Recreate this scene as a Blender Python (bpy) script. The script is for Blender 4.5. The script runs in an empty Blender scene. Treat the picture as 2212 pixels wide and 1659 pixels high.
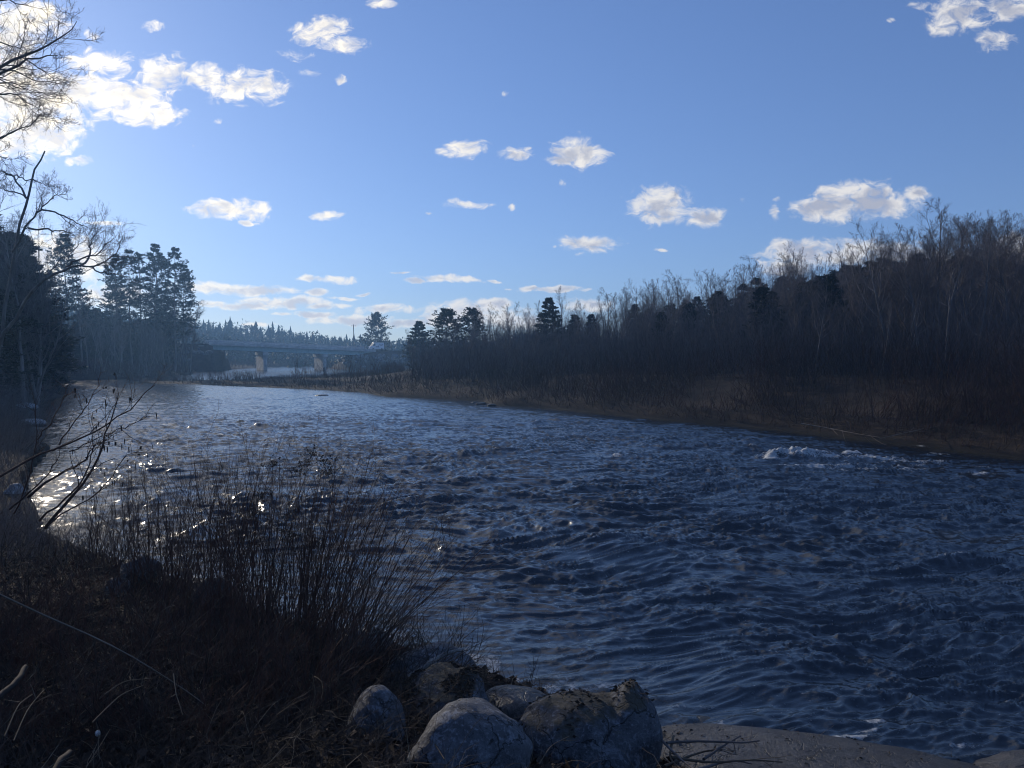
import bpy, math, random
import numpy as np
from mathutils import Vector

# ------------------------------------------------------------------ camera, sky, sun, exposure
S = bpy.context.scene
COL = S.collection
R = math.radians
CAM = np.array([0.0, 0.0, 4.0]); PITCH = math.atan(59.5/1661.0); FPX = 1661.0
cam = bpy.data.objects.new('camera', bpy.data.cameras.new('camera'))
COL.objects.link(cam); S.camera = cam
cam.location = CAM; cam.rotation_euler = (R(90)-PITCH, 0, 0)
cam.data.sensor_width = 36.0; cam.data.lens = 36.0*FPX/2212.0
cam.data.clip_start = 0.1; cam.data.clip_end = 6000
S.view_settings.view_transform = 'Standard'; S.view_settings.look = 'None'
S.view_settings.gamma = 1.0; S.view_settings.exposure = 0.55
S.render.engine = 'CYCLES'
S.cycles.use_denoising = True
S.cycles.max_bounces = 6; S.cycles.diffuse_bounces = 2; S.cycles.glossy_bounces = 3
S.cycles.transparent_max_bounces = 8; S.cycles.volume_bounces = 0
S.cycles.caustics_reflective = False; S.cycles.caustics_refractive = False
S.cycles.sample_clamp_indirect = 6.0
S.cycles.filter_width = 1.05

SUN_AZ, SUN_EL = R(-38), R(17.0)            # from +Y towards +X
def ray(px, py):                             # direction of a point of the 2212 x 1659 picture, scaled to y = 1
    a = (px-1106.0)/FPX; b = (829.5-py)/FPX
    c, s = math.cos(PITCH), math.sin(PITCH)
    d = np.array([a, c+b*s, -s+b*c]); return d/d[1]
def W(px, py, depth): return CAM + ray(px, py)*depth
def G(px, py, z=0.0):
    d = ray(px, py); return CAM + d*((z-CAM[2])/d[2])

def link(nt, a, b): nt.links.new(a, b)
def N(nt, typ, **kw):
    n = nt.nodes.new(typ)
    for k, v in kw.items(): setattr(n, k, v)
    return n
def math_node(nt, op, a, b=None, c=None, clamp=False):
    n = N(nt, 'ShaderNodeMath', operation=op); n.use_clamp = clamp
    for i, v in enumerate((a, b, c)):
        if v is None: continue
        if isinstance(v, (int, float)): n.inputs[i].default_value = v
        else: link(nt, v, n.inputs[i])
    return n.outputs[0]
def vmath(nt, op, a, b=None, c=None):
    n = N(nt, 'ShaderNodeVectorMath', operation=op)
    for i, v in enumerate((a, b, c)):
        if v is None: continue
        if isinstance(v, (tuple, list)): n.inputs[i].default_value = v
        else: link(nt, v, n.inputs[i])
    return n.outputs['Value'] if op in ('DOT_PRODUCT', 'LENGTH', 'DISTANCE') else n.outputs[0]
def maprange(nt, v, a, b, c=0.0, d=1.0, smooth=True):
    n = N(nt, 'ShaderNodeMapRange'); n.interpolation_type = 'SMOOTHSTEP' if smooth else 'LINEAR'
    link(nt, v, n.inputs[0])
    for i, q in enumerate((a, b, c, d)):
        if isinstance(q, (int, float)): n.inputs[i+1].default_value = q
        else: link(nt, q, n.inputs[i+1])
    return n.outputs[0]
def mixc(nt, f, a, b, blend='MIX'):
    n = N(nt, 'ShaderNodeMix', data_type='RGBA', blend_type=blend)
    for s, v in ((n.inputs[0], f), (n.inputs[6], a), (n.inputs[7], b)):
        if isinstance(v, (int, float)): s.default_value = v
        elif isinstance(v, (tuple, list)): s.default_value = tuple(v)+(1.0,)*(4-len(v))
        else: link(nt, v, s)
    return n.outputs[2]

# clouds: (px, py, half width, half height, wispiness)
CLOUDS = [
 (688,70,55,34,.25),(745,100,55,20,.35),(720,60,45,26,.3),(640,118,45,16,.7),(830,10,30,14,.4),(733,172,17,12,.4),(660,158,30,12,.75),
 (350,160,60,42,.2),(430,165,60,30,.25),(505,185,75,38,.2),(580,190,48,38,.35),(215,132,70,26,.2),(270,148,30,22,.4),
 (180,195,90,34,0),(260,215,90,36,0),(335,248,60,24,0),(110,205,90,50,0),(30,215,110,70,0),(60,285,120,50,0),(10,150,60,60,0),
 (70,45,75,45,.1),(20,70,70,60,.0),(105,300,70,28,0),(150,350,16,12,.15),(178,350,30,12,.15),(330,62,26,22,.72),(205,75,18,14,.6),
 (225,481,42,5,.15),(490,450,78,20,0),(540,455,44,20,0),(527,479,15,7,.1),(705,465,32,10,.1),(408,445,10,6,.3),
 (1005,322,46,19,.1),(955,326,16,10,.3),(1108,336,36,15,.2),(1140,326,20,8,.5),(1250,330,54,30,0),(1215,346,34,14,.05),
 (1012,440,42,8,.15),(982,434,12,8,.3),(1105,445,9,7,.35),(925,457,11,4,.4),(1430,442,68,40,.05),(1400,428,40,26,.3),(1525,470,44,21,.05),
 (1215,396,12,10,.7),(1090,200,13,9,.7),(1272,526,60,17,0),(1200,533,7,4,.4),(1430,545,16,4,.3),
 (1850,432,90,36,0),(1790,452,80,24,0),(1985,420,32,15,.05),(1670,432,12,6,.5),(1668,458,11,18,.4),(1605,430,10,8,.7),(1920,445,70,22,.0),
 (1730,542,80,28,0),(1830,545,110,28,0),(1950,552,100,26,0),(1690,575,60,20,0),(2190,545,60,40,0),(2060,570,90,26,0),
 (2075,30,75,38,.2),(2030,55,40,24,.25),(2150,90,50,26,.45),(2180,20,60,30,.3),(1985,8,30,10,.4),(1925,46,12,8,.7),
 (710,603,66,8,0),(968,603,58,9,0),(905,609,22,6,0),(1064,609,20,4,.1),(870,590,26,3,.3),(790,635,16,4,.2),
 (500,625,120,12,0),(580,628,60,9,0),(520,660,90,9,0),(610,653,100,13,0),(700,660,50,7,.1),(682,630,28,8,.1),(740,643,40,4,.2),
 (840,668,60,9,0),(760,690,80,12,0),(690,678,50,7,0),(610,677,24,4,.2),(870,698,60,9,0),(560,700,40,5,.3),
 (1000,672,75,20,0),(960,690,60,16,0),(1060,662,40,15,0),(1110,690,80,20,0),(1200,625,66,7,.05),(1150,622,22,6,.1),(1270,660,60,14,.1),(1098,624,10,4,.3),
 (100,545,60,45,0),(175,560,60,40,0),(60,600,90,40,0),(240,640,80,24,.0),(480,262,18,8,.4),(426,315,5,4,.3),(290,265,24,9,.5),
 (100,-270,300,150,0),(-420,-120,330,230,0),(520,-430,330,130,.1),(-200,-620,500,200,0),(950,-720,350,130,.15),(300,-1000,500,190,.05),(1150,-1300,450,180,.25),(-850,-900,600,350,0),(200,-1750,700,280,.1),(-700,250,330,170,0),  # unseen clouds outside the view, added to brighten the reflections on the water
]
w = bpy.data.worlds.new('World'); S.world = w; w.use_nodes = True
nt = w.node_tree; nt.nodes.clear()
sky = N(nt, 'ShaderNodeTexSky', sky_type='NISHITA'); sky.sun_disc = False
sky.sun_elevation = SUN_EL; sky.sun_rotation = SUN_AZ
sky.altitude = 150; sky.air_density = 1.0; sky.dust_density = 0.3; sky.ozone_density = 1.6
tc = N(nt, 'ShaderNodeTexCoord'); D = tc.outputs['Generated']
sep = N(nt, 'ShaderNodeSeparateXYZ'); link(nt, D, sep.inputs[0])
ys = math_node(nt, 'MAXIMUM', sep.outputs[1], 0.06)
comb = N(nt, 'ShaderNodeCombineXYZ')
link(nt, math_node(nt, 'DIVIDE', sep.outputs[0], ys), comb.inputs[0])
link(nt, math_node(nt, 'DIVIDE', sep.outputs[2], ys), comb.inputs[1])
uv = comb.outputs[0]
def noise(nt, vec, scale, detail, rough, dist=0.0, lac=2.0):
    n = N(nt, 'ShaderNodeTexNoise'); n.noise_dimensions = '3D'
    link(nt, vec, n.inputs['Vector']); n.inputs['Scale'].default_value = scale
    n.inputs['Detail'].default_value = detail; n.inputs['Roughness'].default_value = rough
    n.inputs['Lacunarity'].default_value = lac; n.inputs['Distortion'].default_value = dist
    return n
warp = noise(nt, uv, 16, 3, .6)
uvw = vmath(nt, 'MULTIPLY_ADD', warp.outputs['Color'], (.030, .018, 0), uv)
uvw = vmath(nt, 'ADD', uvw, (-.015, -.009, 1.0))
acc = None
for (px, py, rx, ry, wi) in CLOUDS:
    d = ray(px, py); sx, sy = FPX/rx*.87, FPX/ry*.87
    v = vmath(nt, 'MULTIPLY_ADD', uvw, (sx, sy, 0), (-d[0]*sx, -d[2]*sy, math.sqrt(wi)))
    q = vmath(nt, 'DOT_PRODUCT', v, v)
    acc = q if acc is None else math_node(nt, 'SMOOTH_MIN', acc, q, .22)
sc = vmath(nt, 'MULTIPLY', uvw, (1.0, 1.6, 1.0))
n1 = noise(nt, sc, 42, 7, .62, .6).outputs['Fac']
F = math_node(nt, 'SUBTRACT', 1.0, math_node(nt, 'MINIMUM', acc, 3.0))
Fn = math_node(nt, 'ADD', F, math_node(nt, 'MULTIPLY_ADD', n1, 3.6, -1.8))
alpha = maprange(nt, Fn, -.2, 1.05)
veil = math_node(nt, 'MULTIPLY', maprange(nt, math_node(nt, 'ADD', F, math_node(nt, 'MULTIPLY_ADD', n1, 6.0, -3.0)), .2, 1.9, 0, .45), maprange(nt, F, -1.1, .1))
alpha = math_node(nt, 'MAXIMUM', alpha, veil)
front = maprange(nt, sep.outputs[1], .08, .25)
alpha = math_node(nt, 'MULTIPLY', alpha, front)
sund = (math.sin(SUN_AZ)*math.cos(SUN_EL), math.cos(SUN_AZ)*math.cos(SUN_EL), math.sin(SUN_EL))
cosS = vmath(nt, 'DOT_PRODUCT', D, sund)
near = math_node(nt, 'POWER', math_node(nt, 'MAXIMUM', cosS, 0.0), 8.0)    # forward scattering towards the sun
n2 = noise(nt, vmath(nt, 'ADD', sc, (0, .012, 3.0)), 20, 4, .6, .3).outputs['Fac']
thick = maprange(nt, math_node(nt, 'ADD', F, math_node(nt, 'MULTIPLY_ADD', n2, 4.0, -2.0)), .35, 1.25)
CL = 0.80
rim = mixc(nt, near, (.76, .74, .72), (1.32, 1.18, .94))
core = mixc(nt, near, (.40, .42, .50), (.86, .82, .79))
ccol = mixc(nt, thick, rim, core)
gm = N(nt, 'ShaderNodeGamma'); link(nt, sky.outputs[0], gm.inputs[0]); gm.inputs[1].default_value = .75
tint = mixc(nt, 1.0, gm.outputs[0], (.86, 1.13, 1.78), 'MULTIPLY')
bg1 = N(nt, 'ShaderNodeBackground'); link(nt, tint, bg1.inputs[0]); bg1.inputs[1].default_value = 0.074
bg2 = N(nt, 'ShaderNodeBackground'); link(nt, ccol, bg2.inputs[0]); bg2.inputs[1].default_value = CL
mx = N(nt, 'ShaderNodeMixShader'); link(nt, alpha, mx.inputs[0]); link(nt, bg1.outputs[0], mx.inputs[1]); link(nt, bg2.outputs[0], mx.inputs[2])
out = N(nt, 'ShaderNodeOutputWorld'); link(nt, mx.outputs[0], out.inputs[0])
w.cycles.sampling_method = 'MANUAL'; w.cycles.sample_map_resolution = 512

sun = bpy.data.objects.new('sun', bpy.data.lights.new('sun', 'SUN')); COL.objects.link(sun)
sun.data.energy = 2.0; sun.data.angle = R(0.5); sun.data.color = (1.0, .88, .73)
sun.rotation_euler = Vector(sund).to_track_quat('Z', 'Y').to_euler()

# ------------------------------------------------------------------ helpers
rng = np.random.default_rng(7); random.seed(7)
def tag(o, label=None, cat=None, group=None, kind=None):
    if label: o['label'] = label
    if cat: o['category'] = cat
    if group: o['group'] = group
    if kind: o['kind'] = kind
    return o
def mesh_np(name, V, F, mat=None, parent=None, smooth=True, attrs=None):
    """F: list of integer arrays (n,k); one mesh object"""
    F = F if isinstance(F, list) else [F]
    me = bpy.data.meshes.new(name)
    V = np.asarray(V, np.float32).reshape(-1, 3)
    me.vertices.add(len(V)); me.vertices.foreach_set('co', V.ravel())
    tot = np.concatenate([np.full(len(f), f.shape[1], np.int32) for f in F])
    idx = np.concatenate([np.asarray(f, np.int32).ravel() for f in F])
    me.loops.add(len(idx)); me.loops.foreach_set('vertex_index', idx)
    me.polygons.add(len(tot))
    me.polygons.foreach_set('loop_start', np.concatenate([[0], np.cumsum(tot)[:-1]]).astype(np.int32))
    me.polygons.foreach_set('loop_total', tot)
    me.polygons.foreach_set('use_smooth', np.full(len(tot), smooth))
    for k, v in (attrs or {}).items():
        a = me.attributes.new(k, 'FLOAT', 'POINT'); a.data.foreach_set('value', np.asarray(v, np.float32).ravel())
    me.update(calc_edges=True)
    if mat: me.materials.append(mat)
    o = bpy.data.objects.new(name, me); COL.objects.link(o); o.parent = parent
    return o
def empty(name, loc, rz=0.0, sc=1.0):
    o = bpy.data.objects.new(name, None); COL.objects.link(o); o.location = loc
    o.rotation_euler = (0, 0, rz); o.scale = (sc,)*3 if np.isscalar(sc) else sc; o.empty_display_size = .3
    return o
def copy_tree(o, parent=None):
    c = o.copy(); COL.objects.link(c); c.parent = parent
    for ch in [q for q in bpy.data.objects if q.parent == o]: copy_tree(ch, c)
    return c
def unit(v): return v/np.maximum(np.linalg.norm(v, axis=-1, keepdims=True), 1e-9)

# value noise (numpy), smooth, tileless
_tab = rng.random((256, 256)).astype(np.float32)
def vnoise(x, y):
    xi = np.floor(x).astype(int); yi = np.floor(y).astype(int); fx = x-xi; fy = y-yi
    fx = fx*fx*fx*(fx*(fx*6-15)+10); fy = fy*fy*fy*(fy*(fy*6-15)+10)
    a = _tab[xi & 255, yi & 255]; b = _tab[(xi+1) & 255, yi & 255]; c = _tab[xi & 255, (yi+1) & 255]; d = _tab[(xi+1) & 255, (yi+1) & 255]
    return (a*(1-fx)+b*fx)*(1-fy)+(c*(1-fx)+d*fx)*fy
def fbm(x, y, o=4, g=.5):
    s = 0; a = 1; t = 0
    for i in range(o):
        s = s+a*vnoise(x*2**i+17.3*i, y*2**i-9.1*i); t += a; a *= g
    return s/t
def sstep(a, b, x):
    t = np.clip((x-a)/(b-a), 0, 1); return t*t*(3-2*t)

# ------------------------------------------------------------------ the river outline and the lie of the land
def g2(px, py): p = G(px, py); return (p[0], p[1])
NEAR = [(90,-30),(30,-8),(10,3.6),(4.6,6.5),(2.6,6.8),(1.5,7.5),(.5,9.0),(-.57,9.9),(-1.8,10.7)] + [g2(*p) for p in ((660,1345),(500,1285),(338,1228),(249,1203),(178,1181),(100,1146))]
LEFT = [NEAR[-1]] + [g2(*p) for p in ((50,1070),(62,1020),(107,968),(60,930),(53,900),(75,876),(128,860),(136,853),(100,848),(60,843),(50,834),(42,826),(50,821),(264,819.5))] + [(-70,168),(-82,200),(-86,235),(-92,300),(-80,345)]
RIGHT = [(-64,330),(-67,268),(-60,250),(-46,226),(-37,190),(-39,152),(-46,134),(-60.5,121),g2(268,827.5)] + [g2(*p) for p in ((400,830),(540,836),(640,840),(780,848),(830,857),(940,861),(1040,866),(1064,875),(1140,878),(1300,893),(1420,905),(1560,917),(1700,930),(1850,948),(2000,965),(2212,990))] + [(34,24),(60,8),(110,-20)]
POLY = np.array(NEAR+LEFT[1:]+RIGHT)
def pdist(P, L):
    L = np.asarray(L); best = np.full(len(P), 1e9)
    for a, b in zip(L[:-1], L[1:]):
        ab = b-a; t = np.clip(((P-a)@ab)/max(ab@ab, 1e-9), 0, 1)
        q = P-(a+t[:, None]*ab); best = np.minimum(best, np.einsum('ij,ij->i', q, q))
    return np.sqrt(best)
def inside(P, poly):
    x, y = P[:, 0], P[:, 1]; c = np.zeros(len(P), bool); n = len(poly)
    for i in range(n):
        x1, y1 = poly[i]; x2, y2 = poly[(i+1) % n]
        if y1 == y2: continue
        k = ((y1 > y) != (y2 > y)) & (x < (x2-x1)*(y-y1)/(y2-y1)+x1); c ^= k
    return c
ROADL = np.array([(-87.5, 221.0), (-110, 208), (-170, 170)]); ROADR = np.array([(-45.5, 246.0), (-30, 256), (10, 280), (90, 320)])
def shore(P):
    P = np.asarray(P, float).reshape(-1, 2)
    dn, dl, dr = pdist(P, NEAR), pdist(P, LEFT), pdist(P, RIGHT); return dn, dl, dr, inside(P, POLY)
def terrain_h(P, rough=True):
    P = np.asarray(P, float).reshape(-1, 2)
    dn, dl, dr, ins = shore(P); d = np.minimum(np.minimum(dn, dl), dr)
    x, y = P[:, 0], P[:, 1]; rc = np.hypot(x, y)
    az = np.arctan2(x, np.maximum(y, .01))
    hn = 2.4*dn/(dn+.85*np.maximum(rc, .01))
    dnl = np.minimum(dn, dl)
    hl = 1.1*(1-np.exp(-dnl/3))+.10*dnl*sstep(2, 30, dnl)+.05*np.maximum(dnl-40, 0)
    hl = np.minimum(hl, 26-20*sstep(-240, -60, x)*sstep(230, 300, y))
    wl = sstep(20, 40, np.hypot(x+2, y-4))
    left = hn*(1-wl)+hl*wl
    hb = .32+3.1*sstep(-34, 22, x)
    bank = hb*(.24*sstep(-.1, .9, dr)+.56*sstep(.5, 8.5, dr)+.2*sstep(6, 16, dr))
    right = bank+.075*np.maximum(dr-14, 0)*sstep(-40, 10, x)
    right = np.minimum(right, 14)
    h = np.where(dr < dnl, right, left)
    far = sstep(280, 460, rc)*(10-24*np.clip(az+.42, -.3, .3))
    h = np.maximum(h, far)
    for L, z in ((ROADL, 7.55), (ROADR, 5.85)):
        e = z-.62*np.maximum(pdist(P, L)-4.2, 0); h = np.where(ins, h, np.maximum(h, np.minimum(e, z)))
    e = 5.6-.62*np.maximum(pdist(P, ROADR[:1].repeat(2, 0))-3.0, 0); h = np.maximum(h, np.where(y > 200, e, -9)) if True else h
    h = np.where(ins, -np.minimum(1.3, .30*d)-.05, h)
    if rough:
        a = np.clip(d/3, 0, 1)
        h = h+a*((fbm(x*.9, y*.9, 3)-.5)*.35*sstep(60, 20, rc)+(fbm(x*.12, y*.12, 3)-.5)*1.0*sstep(8, 30, d))
    return h
def TZ(x, y): return float(terrain_h(np.array([[x, y]]))[0])

# ------------------------------------------------------------------ materials
def mat(name, build, rough=.9, spec=.3):
    m = bpy.data.materials.new(name); m.use_nodes = True; t = m.node_tree; b = t.nodes['Principled BSDF']
    b.inputs['Roughness'].default_value = rough; b.inputs['Specular IOR Level'].default_value = spec
    build(t, b); return m
def objco(t):
    n = N(t, 'ShaderNodeTexCoord'); return n.outputs['Object']
def geopos(t): return N(t, 'ShaderNodeNewGeometry').outputs['Position']
def bump(t, b, h, strength, dist):
    n = N(t, 'ShaderNodeBump'); n.inputs['Strength'].default_value = strength; n.inputs['Distance'].default_value = dist
    link(t, h, n.inputs['Height']); link(t, n.outputs[0], b.inputs['Normal'])
def two_tone(a, c, scale=4.0, bmp=0.0, stretch=(1, 1, 1), rnd=0.0):
    def f(t, b):
        v = vmath(t, 'MULTIPLY', objco(t), stretch)
        n = noise(t, v, scale, 4, .6).outputs['Fac']
        col = mixc(t, maprange(t, n, .35, .68), a, c)
        if rnd:
            oi = N(t, 'ShaderNodeObjectInfo')
            col = mixc(t, 1.0, col, mixc(t, oi.outputs['Random'], (1-rnd,)*3, (1+rnd,)*3), 'MULTIPLY')
        link(t, col, b.inputs['Base Color'])
        if bmp: bump(t, b, n, .6, bmp)
    return f
M = {}
M['bark'] = mat('grey_bark', two_tone((.13, .115, .105), (.26, .235, .215), 3, .02, (1, 1, .25), .25))
M['twig'] = mat('brown_twigs', two_tone((.10, .088, .085), (.19, .17, .165), 1.5, 0, (1, 1, 1), .25))
M['birch'] = mat('pale_bark', two_tone((.16, .145, .13), (.34, .32, .29), 4, .01, (1, 1, .3)))
M['needle'] = mat('dark_needles', two_tone((.012, .022, .013), (.032, .046, .022), 1.2, 0, (1, 1, 1), .25), .7)
M['redstem'] = mat('reddish_stems', two_tone((.06, .028, .022), (.13, .075, .055), 1.1))
M['drystem'] = mat('dry_straw', two_tone((.075, .056, .040), (.17, .135, .095), 2.0))
M['tangle'] = mat('tangled_stems', two_tone((.026, .020, .017), (.085, .066, .055), 1.6))
M['straw'] = mat('pale_straw', two_tone((.13, .10, .07), (.30, .25, .18), 2.0))
M['leaf'] = mat('dead_leaves', two_tone((.022, .016, .012), (.070, .050, .037), 3.0))
M['drift'] = mat('bleached_wood', two_tone((.20, .17, .14), (.40, .35, .29), 5, .01, (1, 1, .4)))
def thick_col(t, b):
    p = geopos(t); n = noise(t, p, .16, 3, .6).outputs['Fac']; n2 = noise(t, p, 1.4, 3, .7).outputs['Fac']
    c = mixc(t, maprange(t, n, .40, .62), (.065, .030, .026), (.052, .038, .034)); c = mixc(t, maprange(t, n2, .50, .70), c, (.115, .085, .072))
    c = mixc(t, maprange(t, n2, .32, .46, 1, 0), c, (.022, .014, .013)); link(t, c, b.inputs['Base Color'])
M['thicket'] = mat('thicket_stems', thick_col)
M['foamw'] = mat('white_water', two_tone((.62, .66, .68), (.85, .87, .88), 12.0), .6)
def soil(t, b):
    p = geopos(t)
    n = noise(t, p, 1.3, 6, .65).outputs['Fac']; n2 = noise(t, p, 14, 4, .7).outputs['Fac']
    c = mixc(t, maprange(t, n, .35, .65), (.022, .015, .011), (.055, .040, .028))
    c = mixc(t, maprange(t, n2, .45, .75), c, (.075, .056, .040))
    sx = N(t, 'ShaderNodeSeparateXYZ'); link(t, p, sx.inputs[0])
    c = mixc(t, maprange(t, sx.outputs[2], .0, .35, 1, 0), c, (.016, .015, .014))
    link(t, c, b.inputs['Base Color']); bump(t, b, n2, .8, .06)
M['soil'] = mat('leafy_soil', soil, .95, .2)
def stone(light, dark, moss=0.0):
    def f(t, b):
        p = objco(t)
        n = noise(t, p, 2.2, 6, .7, .6).outputs['Fac']; n2 = noise(t, p, 26, 5, .75).outputs['Fac']
        c = mixc(t, maprange(t, n, .36, .64), dark, light)
        c = mixc(t, maprange(t, n2, .52, .66), c, tuple(q*1.8 for q in light))
        c = mixc(t, maprange(t, n2, .32, .44, 1, 0), c, tuple(q*.45 for q in dark))
        vo = N(t, 'ShaderNodeTexVoronoi'); vo.feature = 'DISTANCE_TO_EDGE'; link(t, vmath(t, 'MULTIPLY_ADD', noise(t, p, 5, 3, .6).outputs['Color'], (.35, .35, .35), p), vo.inputs['Vector']); vo.inputs['Scale'].default_value = 2.1
        crack = maprange(t, vo.outputs['Distance'], .0, .022)
        c = mixc(t, crack, tuple(q*.35 for q in dark), c)
        li = maprange(t, noise(t, p, 6.5, 5, .7, .8).outputs['Fac'], .56, .64); c = mixc(t, math_node(t, 'MULTIPLY', li, .55), c, tuple(q*2.3 for q in light))
        wp = N(t, 'ShaderNodeSeparateXYZ'); link(t, geopos(t), wp.inputs[0]); wet = maprange(t, math_node(t, 'MULTIPLY_ADD', n, .25, wp.outputs[2]), .16, .34, 1, 0)
        c = mixc(t, math_node(t, 'MULTIPLY', wet, .7), c, tuple(q*.4 for q in dark))
        if moss:
            s = N(t, 'ShaderNodeSeparateXYZ'); link(t, N(t, 'ShaderNodeNewGeometry').outputs['Normal'], s.inputs[0])
            k = math_node(t, 'ADD', s.outputs[2], math_node(t, 'MULTIPLY_ADD', n, 2.0, -1.0))
            c = mixc(t, maprange(t, k, .62, .95, 0, moss), c, (.06, .05, .028))
        link(t, c, b.inputs['Base Color'])
        bump(t, b, math_node(t, 'ADD', math_node(t, 'ADD', n2, n), math_node(t, 'MULTIPLY', crack, .5)), .8, .04)
    return f
M['stone'] = mat('grey_granite', stone((.135, .145, .16), (.062, .066, .076)), .75, .4)
M['mossy'] = mat('mossy_granite', stone((.125, .135, .15), (.058, .062, .072), .8), .8, .35)
M['ledge'] = mat('wet_shaded_ledge', stone((.062, .064, .068), (.04, .041, .044)), .45, .4)  # wet rock, its colour darkened further to stand in for missing shade
M['wetstone'] = mat('wet_granite', stone((.085, .082, .08), (.045, .045, .046)), .32, .5)
M['white_rock'] = mat('pale_granite', stone((.42, .42, .42), (.28, .28, .29)), .75, .4)

# ------------------------------------------------------------------ ground
def polar(az0, az1, na, rads):
    az = np.linspace(az0, az1, na); A, Q = np.meshgrid(az, rads)
    P = np.stack([np.sin(A)*Q, np.cos(A)*Q], -1).reshape(-1, 2)
    i = np.arange(len(rads)-1)[:, None]*na+np.arange(na-1)[None]
    F = np.stack([i, i+1, i+1+na, i+na], -1).reshape(-1, 4)[:, ::-1]
    return P, F
rads = np.concatenate([[.02], np.geomspace(1.2, 475, 350)])
P, F = polar(-math.pi, math.pi, 181, rads)                 # coarse all round ...
azf = np.concatenate([np.linspace(-180, -46, 40), np.linspace(-45, 45, 361), np.linspace(46, 180, 40)])*math.pi/180
A, Q = np.meshgrid(azf, rads); na = len(azf)
P = np.stack([np.sin(A)*Q, np.cos(A)*Q], -1).reshape(-1, 2)
i = np.arange(len(rads)-1)[:, None]*na+np.arange(na-1)[None]
F = np.stack([i, i+1, i+1+na, i+na], -1).reshape(-1, 4)[:, ::-1]
Z = terrain_h(P)
ground = mesh_np('ground', np.column_stack([P, Z]), F, M['soil']); tag(ground, kind='structure')

# ------------------------------------------------------------------ river
def waves(P):
    x, y = P[:, 0].astype(np.float32), P[:, 1].astype(np.float32)
    r = np.random.default_rng(3); z = np.zeros(len(P), np.float32); z2 = z.copy()
    wx = x+1.1*(fbm(x*.25, y*.25, 2)-.5)*2; wy = y+1.1*(fbm(x*.25+40, y*.25, 2)-.5)*2
    n = 46
    for k in range(n):
        lam = .42*(3.6/.42)**(k/(n-1)); th = R(100)+r.normal(0, .55)
        kx, ky = math.cos(th)*2*math.pi/lam, math.sin(th)*2*math.pi/lam
        a = .0046*lam**1.0
        ph = r.random()*6.283
        z += a*np.sin(kx*wx+ky*wy+ph)
    s = z.std()+1e-6; g = z/s
    g = np.where(g > 0, g*(1+.45*g), g*.75)                 # peaked crests, flat troughs
    z = g*s
    # ridged chop riding on the waves
    u, v = wx*.85+.3*wy, wy*2.7-.42*wx
    rid = 1-np.abs(2*fbm(u*.8, v*.8, 4, .55)-1)
    z2 = (rid**3-.4)*.14
    rid2 = 1-np.abs(2*fbm(u*2.2+31, v*2.1, 3, .55)-1)
    z2 += (rid2**3-.4)*.042
    rid3 = 1-np.abs(2*fbm(u*7.5+3, v*6.5+8, 3, .55)-1)
    z2 += (rid3**2-.55)*.006
    amp = .10+.72*sstep(.35, .72, fbm(x*.11+3, y*.11, 3))
    return z*amp+z2*(.55+.8*fbm(x*.3+9, y*.3, 2))
HUMPS = [(1722,1185,.9,.26,.5),(1678,1272,.7,.16,.45),(2105,1392,1.0,.22,.6),(1235,1238,.8,.22,.5),(1205,1168,1.2,.20,.5),(720,1075,1.1,.25,.6),
         (1750,990,2.0,.22,.8),(1620,970,1.6,.25,.8),(600,965,1.4,.2,.9),(890,957,1.3,.2,.9),(1180,972,1.4,.22,.9),(1000,1250,.9,.2,.45),(850,1068,1.0,.15,.6),
         (2330,1030,1.0,.2,.7),(1940,1055,1.0,.18,.6),(1480,1160,.8,.16,.5),(1390,1080,1.0,.2,.6),(1080,1040,1.1,.2,.6),(1560,1330,.8,.14,.4),(1330,1420,.6,.12,.4),(1760,1420,.8,.12,.4)]
rw = [5.2]
while rw[-1] < 420:
    q = rw[-1]; rw.append(q+max(.028, .0032*q*(1 if q < 40 else (q/40)**.9)))
rw = np.array(rw)
P, F = polar(R(-50), R(50), 1150, rw)
dn, dl, dr, ins = shore(P); dsh = np.minimum(np.minimum(dn, dl), dr); dsh = np.where(ins, dsh, -dsh)
keep = dsh > -2.5
z = waves(P)*(1-.42*sstep(22, 75, np.hypot(P[:, 0], P[:, 1])))*np.clip(.25+dsh/5, .12, 1)
for (px, py, rx, hh, ry) in HUMPS:
    c = G(px, py); ax = (P[:, 0]-c[0])/rx; ay = (P[:, 1]-c[1])/ry
    hh *= .30; rx *= .8
    z += hh*np.exp(-(ax*ax+ay*ay))*(.75+.5*fbm(P[:, 0]*3, P[:, 1]*3, 3)) - .4*hh*np.exp(-((ax-.3)**2+(ay+1.6)**2))
# broken white water over the rocks near the far bank, flecks elsewhere
foam = np.zeros(len(P))
def lump(px, py, rx, ry, s, h):
    global z, foam
    c = G(px, py); e = ((P[:, 0]-c[0])/rx)**2+((P[:, 1]-c[1])/ry)**2
    k = np.exp(-e); t = fbm(P[:, 0]*2.6, P[:, 1]*2.6, 5, .62)
    z += .55*h*k*(.3+1.6*np.maximum(t-.25, 0)*1.6); foam = np.maximum(foam, s*k*1.4+(t-.5)*3.0*(k > .08)-.35)
for a in ((1690,990,.75,.6,1.5,.46),(1665,994,.5,.5,1.5,.25),(1740,990,1.0,.6,1.3,.30),(1790,992,1.0,.6,1.2,.2),(1845,984,.45,.4,1.4,.30),(1885,992,1.0,.55,1.1,.14),(1800,1008,1.6,.5,.75,.06),(1960,1000,1.6,.5,.62,.05),(2030,1010,1.4,.5,.5,.03),(1900,1018,1.8,.35,.6,.03),(2120,1020,1.2,.3,.45,.02)): lump(*a)
for a in ((2010,983,.8,.4,.6,.05),(1990,965,.3,.3,.9,.05),(1330,985,.5,.3,.6,.05),(1210,1155,.3,.15,.5,.04)): lump(*a)
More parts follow.
